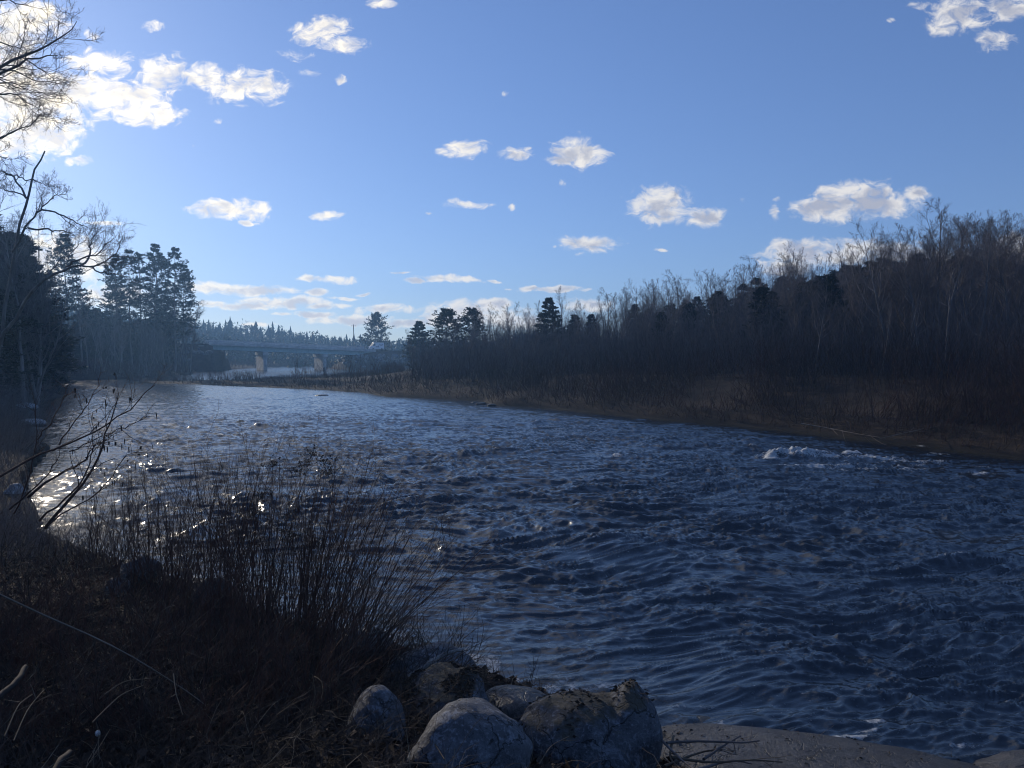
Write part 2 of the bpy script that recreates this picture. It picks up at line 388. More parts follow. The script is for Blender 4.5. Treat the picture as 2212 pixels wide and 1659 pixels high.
for a in ((1790,1596,.26,.06,1.3,.04),(1490,1592,.05,.05,1.4,.04),(1250,1490,.5,.12,.6,.02),(1900,1560,.2,.04,.9,.03),(1850,1597,.1,.04,1.2,.03),(1500,1530,.4,.05,.75,.02),(2060,1610,.2,.05,.9,.02),(1880,1585,.15,.04,1.0,.02),(1560,1575,.06,.2,.7,.01)): lump(*a)
tf = fbm(P[:, 0]*3.1, P[:, 1]*3.1, 4, .6); foam = np.maximum(foam, .75*sstep(.13, .26, z)*sstep(.50, .66, tf)); foam = np.maximum(foam, .8*sstep(.55, .05, np.abs(dsh-.15))*sstep(.50, .62, tf)*(P[:, 1] < 14))
foam = np.clip(foam, 0, 1)
crest = sstep(.26, .42, z)*.0
idx = -np.ones(len(P), int); fk = keep[F].all(1); used = np.zeros(len(P), bool); used[F[fk].ravel()] = True
idx[used] = np.arange(used.sum())
depth = np.clip(dsh*.3, 0, 2)
def water(t, b):
    p = geopos(t)
    v = vmath(t, 'MULTIPLY', p, (1.0, 1.5, 1.0))
    n1 = noise(t, v, 5.5, 4, .62, .8).outputs['Fac']; n2 = noise(t, v, 22, 3, .6, .4).outputs['Fac']
    fo = N(t, 'ShaderNodeAttribute', attribute_name='foam').outputs['Fac']
    dp = N(t, 'ShaderNodeAttribute', attribute_name='depth').outputs['Fac']
    h = math_node(t, 'MULTIPLY_ADD', n2, .22, n1)
    bump(t, b, h, .2, .03)
    f = maprange(t, math_node(t, 'ADD', fo, math_node(t, 'MULTIPLY_ADD', noise(t, p, 16, 4, .7).outputs['Fac'], 2.8, -1.4)), .30, 1.2)
    deep = mixc(t, maprange(t, dp, .0, .5), (.030, .028, .020), (.0045, .009, .016))
    link(t, mixc(t, f, deep, (.46, .48, .48)), b.inputs['Base Color'])
    link(t, math_node(t, 'MULTIPLY_ADD', f, .6, .19), b.inputs['Roughness'])
    b.inputs['IOR'].default_value = 1.7
    tr = N(t, 'ShaderNodeBsdfTransparent'); tr.inputs[0].default_value = (.62, .66, .60, 1)
    lw = N(t, 'ShaderNodeFresnel'); lw.inputs['IOR'].default_value = 1.333
    k = math_node(t, 'MULTIPLY', maprange(t, dp, .02, .22, .45, 0.0), math_node(t, 'SUBTRACT', 1.0, f))
    k = math_node(t, 'MULTIPLY', k, math_node(t, 'SUBTRACT', 1.0, lw.outputs[0]))
    ms = N(t, 'ShaderNodeMixShader'); link(t, k, ms.inputs[0]); link(t, b.outputs[0], ms.inputs[1]); link(t, tr.outputs[0], ms.inputs[2])
    link(t, ms.outputs[0], t.nodes['Material Output'].inputs[0])
M['water'] = mat('river_water', water, .07, .5)
river = mesh_np('water', np.column_stack([P, z])[used], idx[F[fk]], M['water'], attrs={'foam': foam[used], 'depth': depth[used]})
tag(river, kind='structure')

# ------------------------------------------------------------------ growing things: chains of points swept into tapering tubes
def tubes(P, Rr, k=3):
    Mn, n, _ = P.shape
    T = unit(np.gradient(P, axis=1)); Dm = unit(P[:, -1]-P[:, 0])
    ref = np.where(np.abs(Dm[:, 2:3]) < .8, np.array([[0, 0, 1.]]), np.array([[1., 0, 0]]))
    U = unit(np.cross(T, ref[:, None, :])); Wv = np.cross(T, U)
    a = np.arange(k)*2*math.pi/k
    V = P[:, :, None]+Rr[:, :, None, None]*(np.cos(a)[None, None, :, None]*U[:, :, None]+np.sin(a)[None, None, :, None]*Wv[:, :, None])
    b = (np.arange(Mn)*n*k)[:, None, None]+(np.arange(n-1)*k)[None, :, None]
    s = np.arange(k)[None, None]; s2 = (s+1) % k
    F = np.stack([b+s, b+s2, b+k+s2, b+k+s], -1).reshape(-1, 4)
    return V.reshape(-1, 3), F
class MB:
    def __init__(s): s.V = []; s.F = []; s.n = 0
    def add(s, V, *Fs):
        s.V.append(np.asarray(V, float).reshape(-1, 3))
        for f in Fs: s.F.append(np.asarray(f)+s.n)
        s.n += len(s.V[-1]); return s
    def tube(s, P, Rr, k=3): return s.add(*tubes(np.asarray(P, float), np.asarray(Rr, float), k))
    def box(s, c, size, rz=0.0, axes=None):
        sx, sy, sz = (q/2 for q in size)
        v = np.array([[x*sx, y*sy, z*sz] for x in (-1, 1) for y in (-1, 1) for z in (-1, 1)])
        if axes is not None: v = v@np.asarray(axes)
        elif rz: cs, sn = math.cos(rz), math.sin(rz); v = v@np.array([[cs, sn, 0], [-sn, cs, 0], [0, 0, 1]])
        return s.add(v+np.asarray(c), np.array([[0, 1, 3, 2], [4, 6, 7, 5], [0, 4, 5, 1], [2, 3, 7, 6], [0, 2, 6, 4], [1, 5, 7, 3]]))
    def merged(s):
        g = {}
        for f in s.F: g.setdefault(f.shape[1], []).append(f)
        return np.concatenate(s.V), [np.concatenate(v) for v in g.values()]
    def build(s, name, m, parent=None, smooth=True):
        V, F = s.merged(); return mesh_np(name, V, F, m, parent, smooth)
def grow(start, d, ln, r0, n, wander, up=0.0, rend=.35, r=None, bias=None):
    r = r or rng; Mn = len(start); d = unit(np.asarray(d, float)); P = [np.asarray(start, float)]
    st = (np.asarray(ln, float)/(n-1))[:, None]
    for i in range(n-1):
        d = d+wander*r.normal(size=(Mn, 3)); d[:, 2] += up
        if bias is not None: d = d+bias
        d = unit(d); P.append(P[-1]+d*st)
    f = np.linspace(1, rend, n)[None]
    return np.stack(P, 1), np.asarray(r0, float)[:, None]*f
def spawn(P, Rr, k, t0, t1, ang, asd, lf, taper=.6, rf=.6, r=None, flat=0.0):
    """k children on every chain: starts, directions, lengths, radii"""
    r = r or rng; Mn, n, _ = P.shape
    L = np.linalg.norm(np.diff(P, axis=1), axis=2).sum(1)
    p = np.repeat(np.arange(Mn), k); j = np.tile(np.arange(k), Mn)
    t = t0+(t1-t0)*(j+r.random(len(p)))/k
    q = t*(n-1); i = np.minimum(q.astype(int), n-2); f = (q-i)[:, None]
    A, B = P[p, i], P[p, i+1]; pos = A*(1-f)+B*f; T = unit(B-A)
    rad = Rr[p, i]*(1-f[:, 0])+Rr[p, i+1]*f[:, 0]
    v = r.normal(size=(len(p), 3)); v[:, 2] *= (1-flat)
    v = unit(v-(v*T).sum(1, keepdims=True)*T)
    a = (ang+asd*r.normal(size=len(p)))[:, None]
    d = T*np.cos(a)+v*np.sin(a)
    ln = L[p]*lf*(1-taper*t)*(.6+.8*r.random(len(p)))
    return pos, d, ln, rad*rf
def blades(C, D, ln, wd, r=None):
    """small pointed faces: two triangles bent along the middle"""
    r = r or rng; n = len(C); D = unit(D); v = r.normal(size=(n, 3)); v = unit(v-(v*D).sum(1, keepdims=True)*D)
    nn = np.cross(D, v); ln = np.asarray(ln)[:, None]; wd = np.asarray(wd)[:, None]
    V = np.stack([C, C+D*ln*.45+v*wd+nn*wd*.4, C+D*ln, C+D*ln*.45-v*wd+nn*wd*.4], 1).reshape(-1, 3)
    b = np.arange(n)[:, None]*4
    return V, np.concatenate([b+[0, 1, 2], b+[0, 2, 3]])

def bare_proto(name, seed, H, r0, fork=.3, nl=16, lean=.03, spread=.75, lf=.42, fine=5, wob=.07, nb=8, rmin=.0055, m='bark', stems=1, upb=.10):
    r = np.random.default_rng(seed); root = empty(name, (0, 0, 0)); tr = MB(); cr = MB()
    st = np.zeros((stems, 3)); st[:, :2] = r.normal(size=(stems, 2))*.12*(stems > 1); st[:, 2] = -.3
    dd = np.tile([0, 0, 1.], (stems, 1)); dd[:, :2] += r.normal(size=(stems, 2))*(lean if stems == 1 else .16)
    P0, R0 = grow(st, dd, H*(.85+.3*r.random(stems)) if stems > 1 else [H], np.full(stems, r0), 12, wob, .04, .12, r)
    tr.tube(P0, R0, 7)
    a = spawn(P0, R0, nl, fork, .98, spread, .18, lf, .62, .62, r); P1, R1 = grow(*a[:3], np.maximum(a[3], rmin*2), 7, .13, upb, .22, r)
    tr.tube(P1, R1, 5)
    a = spawn(P1, R1, nb, .2, 1, .7, .2, .48, .5, .6, r); P2, R2 = grow(*a[:3], np.maximum(a[3], rmin*1.3), 5, .16, upb*.8, .35, r)
    cr.tube(P2, R2, 4)
    a = spawn(P2, R2, 6, .15, 1, .65, .2, .55, .4, .65, r); P3, R3 = grow(*a[:3], np.maximum(a[3], rmin), 4, .16, upb*.7, .5, r)
    cr.tube(P3, R3, 3)
    a = spawn(P3, R3, fine, .15, 1, .6, .2, .6, .3, .7, r); P4, R4 = grow(*a[:3], np.maximum(a[3]*.8, rmin*.75), 3, .15, upb*.5, .6, r)
    cr.tube(P4, R4, 3)
    tr.build('trunk', M[m], root); cr.build('crown', M['twig'], root)
    return root, float(max(P0[..., 2].max(), P3[..., 2].max()))
def pine_proto(name, seed, H, r0, base=.35, nwh=22, wid=.20, shape='pine', tuft=.34, dens=1.0, gap=.12, k=5):
    r = np.random.default_rng(seed); root = empty(name, (0, 0, 0)); tr = MB(); cr = MB()
    P0, R0 = grow([[0, 0, -.3]], [[0, 0, 1.]], [H+.3], [r0], 14, .018, .03, .10, r); tr.tube(P0, R0, 7)
    st, dr_, ln, rd = [], [], [], []
    for i in range(nwh):
        t = base+(1-base)*((i+.5)/nwh)**.95
        if r.random() < gap: continue
        q = t*13; a = int(q); f = q-a; pos = P0[0, a]*(1-f)+P0[0, min(a+1, 13)]*f
        u = (t-base)/(1-base)
        prof = (1-u)**.75*(.55+.45*sstep(0, .25, u)) if shape == 'spruce' else (math.sin(math.pi*min(1, .30+.70*u))**.8*(.75+.3*r.random()))
        nb = r.integers(4, 7); a0 = r.random()*6.28
        for j in range(nb):
            az = a0+j*6.283/nb+r.normal()*.2; L = H*wid*prof*(.45+.85*r.random())+.25
            el = (.55*u-.05 if shape == 'pine' else .25*u-.22)+r.normal()*.10
            st.append(pos+[0, 0, r.normal()*.12]); dr_.append([math.cos(az)*math.cos(el), math.sin(az)*math.cos(el), math.sin(el)]); ln.append(L); rd.append(.012+.010*L)
    P1, R1 = grow(np.array(st), np.array(dr_), np.array(ln), np.array(rd), 6, .06, .035, .25, r); tr.tube(P1, R1, 4)
    a = spawn(P1, R1, int(9*dens), .22, 1, .85, .2, .40, .45, .6, r, flat=.9); P2, R2 = grow(*a[:3], np.maximum(a[3], .006), 4, .1, .06, .5, r); cr.tube(P2, R2, 3)
    C = np.concatenate([P2[:, 1:].reshape(-1, 3), P1[:, 3:].reshape(-1, 3)])
    D2 = np.concatenate([np.repeat(unit(P2[:, -1]-P2[:, 0]), 3, 0), np.repeat(unit(P1[:, -1]-P1[:, 0]), 3, 0)])
    C = np.repeat(C, k, 0)+r.normal(size=(len(C)*k, 3))*.06; D2 = np.repeat(D2, k, 0)+r.normal(size=(len(C), 3))*[.8, .8, .35]; D2[:, 2] += .12
    cr.add(*blades(C, D2, tuft*(.6+.7*r.random(len(C))), .045+.05*r.random(len(C)), r))
    tr.build('trunk', M['bark'], root); cr.build('crown', M['needle'], root)
    return root, H
PROTO = {
 'tall': [bare_proto('bare_tree', 11, 14, .15, .42, 15, .02, .55, .30), bare_proto('bare_tree', 12, 13, .13, .35, 17, .05, .6, .32, wob=.09), bare_proto('bare_tree', 13, 14, .16, .48, 14, .03, .75, .34), bare_proto('bare_tree', 16, 12, .12, .3, 18, .04, .5, .34)],
 'wide': [bare_proto('bare_tree', 14, 12, .17, .32, 15, .04, .85, .50, nb=9), bare_proto('bare_tree', 15, 12, .15, .3, 16, .05, .7, .46, nb=9)],
 'clump': [bare_proto('bare_tree', 21, 9, .07, .25, 9, .1, .5, .34, 4, stems=4, nb=6), bare_proto('bare_tree', 22, 8, .06, .2, 9, .1, .55, .34, 4, stems=5, nb=6)],
 'birch': [bare_proto('birch_tree', 31, 11, .10, .45, 11, .07, .6, .28, 4, m='birch', nb=6), bare_proto('birch_tree', 32, 11, .09, .5, 10, .12, .6, .28, 4, m='birch', nb=6)],
 'pine': [pine_proto('pine_tree', 41, 24, .24, .36, 20, .135, dens=.8, gap=.18), pine_proto('pine_tree', 42, 24, .22, .44, 17, .125, dens=.8, gap=.25), pine_proto('pine_tree', 43, 24, .26, .30, 21, .15, dens=.8, gap=.2)],
 'fir': [pine_proto('conifer_tree', 51, 13, .16, .08, 26, .20, 'spruce', .32, 1.0, .04), pine_proto('conifer_tree', 52, 13, .15, .1, 24, .24, 'spruce', .34, 1.0, .06), pine_proto('conifer_tree', 53, 13, .18, .12, 20, .24, 'pine', .40, .8, .15, 4)],
 'oval': [pine_proto('pine_tree', 61, 13, .2, .12, 17, .30, 'pine', .42, 1.0, .0, 4)],
}
_used = set()
def plant(kind, px, top, depth, label, cat, group=None, v=None, rz=None, wide=1.0, minh=2.0):
    p = W(px, 700, depth); x, y = p[0], p[1]; z = TZ(x, y); zt = W(px, top, depth)[2]
    i = random.randrange(len(PROTO[kind])) if v is None else v
    root, H = PROTO[kind][i]
    if (kind, i) in _used: o = copy_tree(root)
    else: o = root; _used.add((kind, i))
    s = max(zt-z, minh)/H
    o.location = (x, y, z-.05); o.rotation_euler = (random.gauss(0, .02), random.gauss(0, .02), random.random()*6.28 if rz is None else rz); o.scale = (s*wide, s*wide, s)
    return tag(o, label, cat, group)
# --- trees one can tell apart on the far bank
T_ = 'tree'
plant('tall', 2030, 428, 50, 'tallest bare tree of the far bank, rising alone above the dark conifers at right', T_, None, 2)
plant('wide', 1912, 452, 49, 'bare tree with a wide Y fork left of the tallest tree on the far bank', T_, None, 0, 2.2, .8)
plant('wide', 1715, 518, 62, 'round crowned bare tree in front of the low white cloud over the far bank', T_, None, 1)
plant('wide', 1352, 598, 88, 'bare tree with an egg shaped crown standing above the middle of the far treeline', T_, None, 1, None, .85)
plant('tall', 1213, 617, 100, 'slim bare tree with a small high crown beside the dark pointed conifer', T_, None, 0)
plant('tall', 1478, 580, 84, 'crooked bare tree left of the higher woods on the far bank', T_, None, 1)
plant('oval', 808, 677, 272, 'lone dark conifer with a rounded top right of the bridge behind the white van', T_, None, 0, None, .95)
plant('fir', 1190, 643, 98, 'dark pointed conifer standing up from the middle of the far treeline', T_, None, 1, None, 1.2)
plant('fir', 962, 665, 126, 'broad dark conifer, left one of the two at the low end of the far treeline', T_, None, 2, None, 1.5)
plant('fir', 1017, 663, 123, 'broad dark conifer, right one of the two at the low end of the far treeline', T_, None, 2, None, 1.3)
plant('fir', 903, 694, 160, 'small dark conifer nearest to the road end on the far bank', T_, None, 1, None, 1.4)
# --- the dense wood behind the far bank
def interp(px, L): return float(np.interp(px, [a for a, _ in L], [b for _, b in L]))
DARK = [(830,735),(930,712),(1050,690),(1190,672),(1350,660),(1500,648),(1640,606),(1750,600),(1850,565),(1950,560),(2050,556),(2212,556),(2500,545)]
BARE = [(830,725),(930,700),(1050,655),(1120,645),(1213,650),(1350,615),(1480,590),(1600,560),(1720,530),(1850,525),(1950,490),(2100,455),(2212,455),(2500,445)]
for i in range(96):
    px = 1040+1380*(i+random.random())/96; dep = 62+random.random()*45+max(0, (1500-px))*.07
    p = W(px, 700, dep); s = shore(p[None, :2]);
    if s[3][0] or s[2][0] < 16: dep += 22
    if random.random() < (.75 if px < 1230 else .45 if px < 1500 else 0): continue
    top = interp(px, DARK)+abs(random.gauss(0, 26))-9
    plant('fir', px, top, dep, 'dark conifer packed in the shaded wood behind the far bank', T_, 'conifers of the wood behind the far bank', None, None, 1.25)
k = 0
while k < 235:
    px = 850+1560*random.random()**.72; p0 = None
    dep = (44+random.random()*38) if px > 1600 else (62+random.random()*60+max(0, 1300-px)*.08)
    p = W(px, 700, dep); s = shore(p[None, :2])
    if s[3][0] or s[2][0] < 10: continue
    top = interp(px, BARE)+abs(random.gauss(0, 30))-4
    if random.random() < .3: top += 40+60*random.random()
    plant(random.choices(['tall', 'wide', 'clump'], [.62, .14, .24])[0], px, top, dep, 'leafless grey tree in the thick wood on the far bank', T_, 'leafless trees of the wood on the far bank')
    k += 1
# pale trunks that catch the light among the brush
for px, top, dep in ((1560,700,62),(1540,690,66),(1905,640,47),(1955,650,46),(1240,700,88),(2105,640,50),(2165,650,46)):
    plant('birch', px, top, dep, 'thin pale trunked tree at the brushy edge of the far wood', T_, 'pale trunked trees at the edge of the far wood')
# --- the left bank: pines, conifers, birches
PL = 'tall dark pine in the close group left of the bridge'
for px, top, dep, v in ((240,592,172,2),(262,552,166,0),(284,532,170,1),(304,546,176,2),(330,529,168,0),(352,546,176,1),(378,536,166,2),(396,575,172,0)):
    plant('pine', px, top, dep, PL, T_, 'pines in the group left of the bridge', v)
for px, top, dep, v, lab in ((150,508,150,0,'slim pine seen through the arching bare branch at left'),(176,560,156,1,'second pine behind the arching bare branch, lower than its neighbour'),(120,585,150,2,'lowest pine behind the arching bare branch at left')):
    plant('pine', px, top, dep, lab, T_, None, v)
for px, top, dep, v in ((8,492,78,0),(38,505,82,1),(-30,480,75,1),(62,560,88,0),(-75,470,70,0),(20,590,66,1),(85,640,95,0),(110,660,105,1),(-10,620,60,2)):
    plant('fir', px, top, dep, 'dark dense conifer at the left edge of the river bank', T_, 'dense conifers at the left edge', v, None, 1.35)
for i in range(30):
    px = -60+440*i/30+random.random()*12; dep = max(150 if px > 60 else 105, 205-.2*abs(px-400))+random.random()*20
    plant('fir', px, 684+random.gauss(0, 16), dep, 'dark low conifer in the shade under the left bank pines', T_, 'low conifers under the left bank pines', None, None, 1.3)
for i in range(14):
    plant(random.choice(['tall', 'clump', 'tall']), -60+150*random.random(), 440+150*random.random(), 58+25*random.random(), 'leafless tree in the dark wood along the left bank', T_, 'leafless trees of the left bank wood')
for i in range(26):
    px = -40+480*random.random(); dep = (140 if px > 60 else 100)+random.random()*40
    p = W(px, 700, dep)
    if shore(p[None, :2])[3][0]: continue
    plant(random.choice(['tall', 'clump', 'wide']), px, 640+random.random()*60, dep, 'leafless tree in the dark wood along the left bank', T_, 'leafless trees of the left bank wood')
for px, top, dep, lab, v in ((298,690,150,'thin leaning birch trunk, the left one of the pale pair below the pines',1),(322,720,148,'upright pale birch trunk below the pines, right of the leaning one',0),(202,700,140,'slender curved birch trunk standing near the water under the left pines',1)):
    plant('birch', px, top, dep, lab, T_, None, v)
# trees just outside the picture on the left that keep the sun off the near bank
for i in range(60):
    a = R(-36-44*random.random()); d = 27+random.random()*18
    x, y = math.sin(a)*d, math.cos(a)*d
    if shore([[x, y]])[3][0]: continue
    k = (x/y)*FPX+1106
    if k > -560 or d > 44: continue
    root, H = PROTO['fir'][i % 3]; o = copy_tree(root); s = (13+6*random.random())/H
    o.location = (x, y, TZ(x, y)); o.rotation_euler = (0, 0, i); o.scale = (s*1.3, s*1.3, s)
    tag(o, 'dark dense conifer at the left edge of the river bank', T_, 'dense conifers at the left edge')
# --- the big bare trees leaning in from the left
def line_tree(name, label, lines, seed, dz, spec, mtr='bark'):
    """limbs follow given chains of (px, py, depth); smaller branches grow from them"""
    r = np.random.default_rng(seed); base = W(*lines[0][0][0]); root = empty(name, base); tag(root, label, 'tree')
    tr = MB(); cr = MB(); allP = []; allR = []
    for pts, ra, rb in lines:
        q = np.array([W(*p) for p in pts])-base
        t = np.linspace(0, len(q)-1, 12); Pq = np.stack([np.interp(t, np.arange(len(q)), q[:, c]) for c in range(3)], -1)
        for _ in range(2): Pq[1:-1] = (Pq[:-2]+2*Pq[1:-1]+Pq[2:])/4
        Pq[1:-1] += r.normal(size=(10, 3))*dz
        Rq = np.linspace(ra, rb, 12)*.78; tr.tube(Pq[None], Rq[None], 7); allP.append(Pq); allR.append(Rq)
    P1 = np.array(allP[spec['skip']:]); R1 = np.array(allR[spec['skip']:])
    a = spawn(P1, R1, spec['n'][0], .25, 1, .75, .2, spec['lf'], .3, .5, r, flat=.2); P2, R2 = grow(*a[:3], np.maximum(a[3], .010), 8, .16, .07, .3, r); tr.tube(P2, R2, 5)
    a = spawn(P2, R2, spec['n'][1], .1, 1, .75, .2, .5, .4, .6, r); P3, R3 = grow(*a[:3], np.maximum(a[3], .007), 6, .17, .06, .4, r); cr.tube(P3, R3, 4)
    a = spawn(P3, R3, spec['n'][2], .1, 1, .7, .2, .5, .3, .65, r); P4, R4 = grow(*a[:3], np.maximum(a[3], .0042), 4, .2, .06, .5, r); cr.tube(P4, R4, 3)
    a = spawn(P4, R4, 4, .1, 1, .6, .2, .55, .3, .7, r); P5, R5 = grow(*a[:3], np.maximum(a[3], .0032), 3, .2, .04, .6, r); cr.tube(P5, R5, 3)
    tr.build('trunk', M[mtr], root); cr.build('crown', M['twig'], root); return root
line_tree('leaning_tree', 'old bare tree at left arching one long limb out over the river', [
 ([(-40,840,44),(-10,760,43.5),(19,699,43),(68,630,42),(103,593,42),(140,577,42),(174,573,42)], .15, .07),
 ([(174,573,42),(199,577,41.5),(230,590,41),(262,597,40.5)], .07, .025),
 ([(174,573,42),(199,549,42.5),(193,520,43),(215,497,43.5)], .08, .02),
 ([(140,577,42),(168,560,42),(197,552,41),(222,535,41),(245,515,41)], .07, .02),
 ([(199,577,41.5),(232,562,42),(256,540,42.5),(262,518,43)], .06, .02),
 ([(103,593,42),(130,560,43),(165,540,43.5),(190,512,44)], .05, .015)], 5, .06, {'skip': 1, 'n': (7, 6, 5), 'lf': .55})
line_tree('broken_tree', 'bare tree at left with a pale broken top pointing up at the clouds', [
 ([(-10,800,46),(10,650,46),(40,493,46),(56,428,46),(78,369,46),(97,326,46)], .14, .05),
 ([(28,545,46),(47,509,45.5),(68,472,45),(90,453,45),(109,431,45)], .10, .035),
 ([(90,453,45),(140,465,44.5),(168,481,44),(190,492,44)], .07, .02),
 ([(62,493,45),(100,494,44.5),(134,497,44),(165,510,43.5)], .08, .02),
 ([(56,428,46),(34,382,46.5),(0,370,47),(-30,365,47)], .08, .03),
 ([(78,392,46),(45,384,46.5),(10,378,47)], .05, .02),
 ([(56,428,46),(20,412,46),(-10,402,46)], .06, .02),
 ([(109,431,45),(128,420,45),(145,418,45)], .04, .015),
 ([(20,580,46),(0,520,47),(-15,450,47.5),(-20,390,48)], .10, .03),
 ([(78,390,46),(100,400,45.5),(125,404,45)], .03, .012)], 6, .05, {'skip': 1, 'n': (6, 6, 5), 'lf': .45})
line_tree('overhanging_tree', 'bare tree just left of the picture hanging thin branches across the bright clouds', [
 ([(-260,900,27),(-240,600,27),(-200,350,27),(-180,150,27),(-170,0,27)], .25, .10),
 ([(-190,260,27),(-100,190,27),(0,142,27),(44,127,27),(100,100,27),(138,78,27),(166,46,27)], .10, .012),
 ([(-190,280,27),(-90,200,27),(0,152,27),(55,138,26.7),(100,115,26.5),(124,120,26.3)], .09, .012),
 ([(-185,180,27),(-80,110,27),(0,93,27),(33,98,27),(49,109,27)], .06, .012),
 ([(-190,240,27),(-80,150,27),(0,148,27),(44,155,26.8),(78,175,26.6),(133,182,26.4)], .06, .010),
 ([(-195,300,27),(-80,190,27),(0,172,27),(40,184,27),(89,203,27)], .06, .012),
 ([(-195,330,27),(-80,220,27),(0,198,27),(33,203,27),(62,222,27),(89,238,27)], .06, .010),
 ([(-205,420,27),(-80,330,27),(0,300,27),(29,287,27),(67,275,27),(87,246,27)], .06, .012),
 ([(-180,150,27),(-90,40,27),(0,-10,27),(40,10,27),(62,12,27)], .06, .012),
 ([(-205,450,27),(-90,370,27),(-20,330,27),(20,345,27)], .05, .012)], 8, .03, {'skip': 1, 'n': (7, 6, 5), 'lf': .30})
# --- far wooded hills, one mass
def far_wood():
    mb = MB(); r = np.random.default_rng(77); n = 3400
    az = np.arctan((r.uniform(-150, 1250, n)-1106)/FPX); rr = 300+165*r.random(n)**.8
    x, y = np.sin(az)*rr, np.cos(az)*rr; z = terrain_h(np.column_stack([x, y]), False)
    for i in range(n):
        h = 4.5+2.6*r.random()+2.5*(r.random() < .06); con = r.random() < .42; k = 5; rb = h*(.24+.12*r.random() if con else .3); V = []; Fq = []
        if con:
            L = 5
            for l in range(L):
                zl = h*(.1+.9*l/L); ra = rb*(1-l/L)*(.8+.4*r.random())+.15
                a = r.random()*6.28+np.arange(k)*6.283/k; rad = ra*(.6+.7*r.random(k)); o = len(V)
                for q in range(k): V.append((math.cos(a[q])*rad[q], math.sin(a[q])*rad[q], zl-.25*h/L*r.random()))
                V.append((0, 0, zl+h*.9/L*1.5))
                for q in range(k): Fq.append((o+q, o+(q+1) % k, o+k))
        else:
            for l in range(24):
                c = np.array([r.normal()*rb*.5, r.normal()*rb*.5, h*(.35+.6*r.random())]); o = len(V)
                d = r.normal(size=(3, 3))*rb*.2; V += [tuple(c+d[0]), tuple(c+d[1]), tuple(c+d[2])]; Fq.append((o, o+1, o+2))
        mb.add(np.array(V)+[x[i], y[i], z[i]], np.array(Fq))
    o = mb.build('hillside_wood', M['needle'], None, False); tag(o, 'low wooded hill of dark conifers fading blue behind the bridge', 'woods', None, 'stuff')
far_wood()

# ------------------------------------------------------------------ bridge, road, van, pole
def plain(c, rough=.7, var=.12, sc=3.0):
    return two_tone(tuple(q*(1-var) for q in c), tuple(q*(1+var) for q in c), sc)
M['concrete'] = mat('weathered_concrete', two_tone((.38, .38, .37), (.58, .58, .56), .9, .02), .85)
M['steel_green'] = mat('green_painted_steel', plain((.36, .55, .56)), .5)
M['galv'] = mat('galvanised_rail', plain((.45, .46, .48)), .5)
M['asphalt'] = mat('asphalt', plain((.05, .05, .052)), .9)
M['van_white'] = mat('white_van_paint', plain((.85, .85, .86), var=.02), .3, .5)
M['black'] = mat('black_rubber', plain((.02, .02, .022)), .7)
M['glass'] = mat('dark_glass', plain((.02, .025, .03)), .08, .5)
M['ink'] = mat('dark_lettering', plain((.03, .05, .10)), .6)
M['pole'] = mat('weathered_pole', two_tone((.12, .10, .08), (.22, .19, .16), 2, .01, (1, 1, .2)), .9)
A_ = np.array([-87.5, 221.0, 7.75]); B_ = np.array([-45.5, 246.0, 5.95])
E_ = unit(B_-A_); n_ = np.array([-E_[1], E_[0], 0]); n_ = unit(n_); U_ = np.cross(E_, n_); AX = np.stack([E_, n_, U_])
LB = np.linalg.norm(B_-A_)
def along(t, off, up): return A_+E_*t+n_*off+U_*up
bridge = empty('road_bridge', (0, 0, 0)); tag(bridge, 'low green steel girder road bridge on two concrete piers crossing the river', 'bridge')
mb = MB(); mb.box(along(LB/2, 0, -.22), (LB, 9.2, .36), axes=AX)
for sd in (-4.75, 4.75): mb.box(along(LB/2, sd, -.10), (LB+.6, .30, .82), axes=AX)
mb.build('deck', M['concrete'], bridge, False)
for sd in (-3.9, -1.3, 1.3, 3.9):
    mb = MB(); mb.box(along(LB/2, sd, -1.05), (LB-.8, .05, 1.28), axes=AX)
    mb.box(along(LB/2, sd, -.43), (LB-.8, .42, .05), axes=AX); mb.box(along(LB/2, sd, -1.70), (LB-.8, .46, .05), axes=AX)
    for i in range(15): mb.box(along(1.5+i*(LB-3)/14, sd-.12, -1.05), (.03, .20, 1.2), axes=AX)
    mb.build('girder', M['steel_green'], bridge, False)
for sd in (-4.72, 4.72):
    mb = MB()
    for zz in (.62, .98): mb.box(along(LB/2, sd, zz), (LB, .07, .14), axes=AX)
    mb.build('rail', M['galv'], bridge, False)
    for i in range(20):
        mb = MB(); mb.box(along(.8+i*(LB-1.6)/19, sd+.10*np.sign(sd), .66), (.12, .12, .86), axes=AX); mb.build('rail_post', M['galv'], bridge, False)
for px in (572, 700):
    t = min(np.linspace(4, LB-4, 400), key=lambda t: abs((along(t, -4, -3)[0]/along(t, -4, -3)[1])*FPX+1106-px))
    c = along(t, 0, -1.75); top = c[2]-.06; bot = -1.4; mb = MB()
    pts = [(-.55, -4.6), (.0, -5.0), (.55, -4.6), (.55, 4.6), (0, 5.0), (-.55, 4.6)]
    eh = unit(E_*[1, 1, 0]); ring = [np.array([c[0], c[1], 0])+eh*a+n_*b for a, b in pts]
    V = np.array([r_+[0, 0, z] for z in (bot, top-.9) for r_ in ring]); k = 6
    mb.add(V, np.array([[i, (i+1) % k, k+(i+1) % k, k+i] for i in range(k)]), np.array([[6, 7, 8, 9], [6, 9, 10, 11]]))
    mb.box(np.array([c[0], c[1], top-.45]), (1.5, 10.6, .88), math.atan2(eh[1], eh[0]))
    mb.build('pier', M['concrete'], bridge, False)
for t, d in ((-2.2, -1), (LB+2.2, 1)):
    c = along(t, 0, -1.6); mb = MB(); mb.box(c-[0, 0, .1], (1.5, 8.4, 1.8), math.atan2(E_[1], E_[0]))
    mb.build('abutment', M['concrete'], bridge, False)
rd = MB()
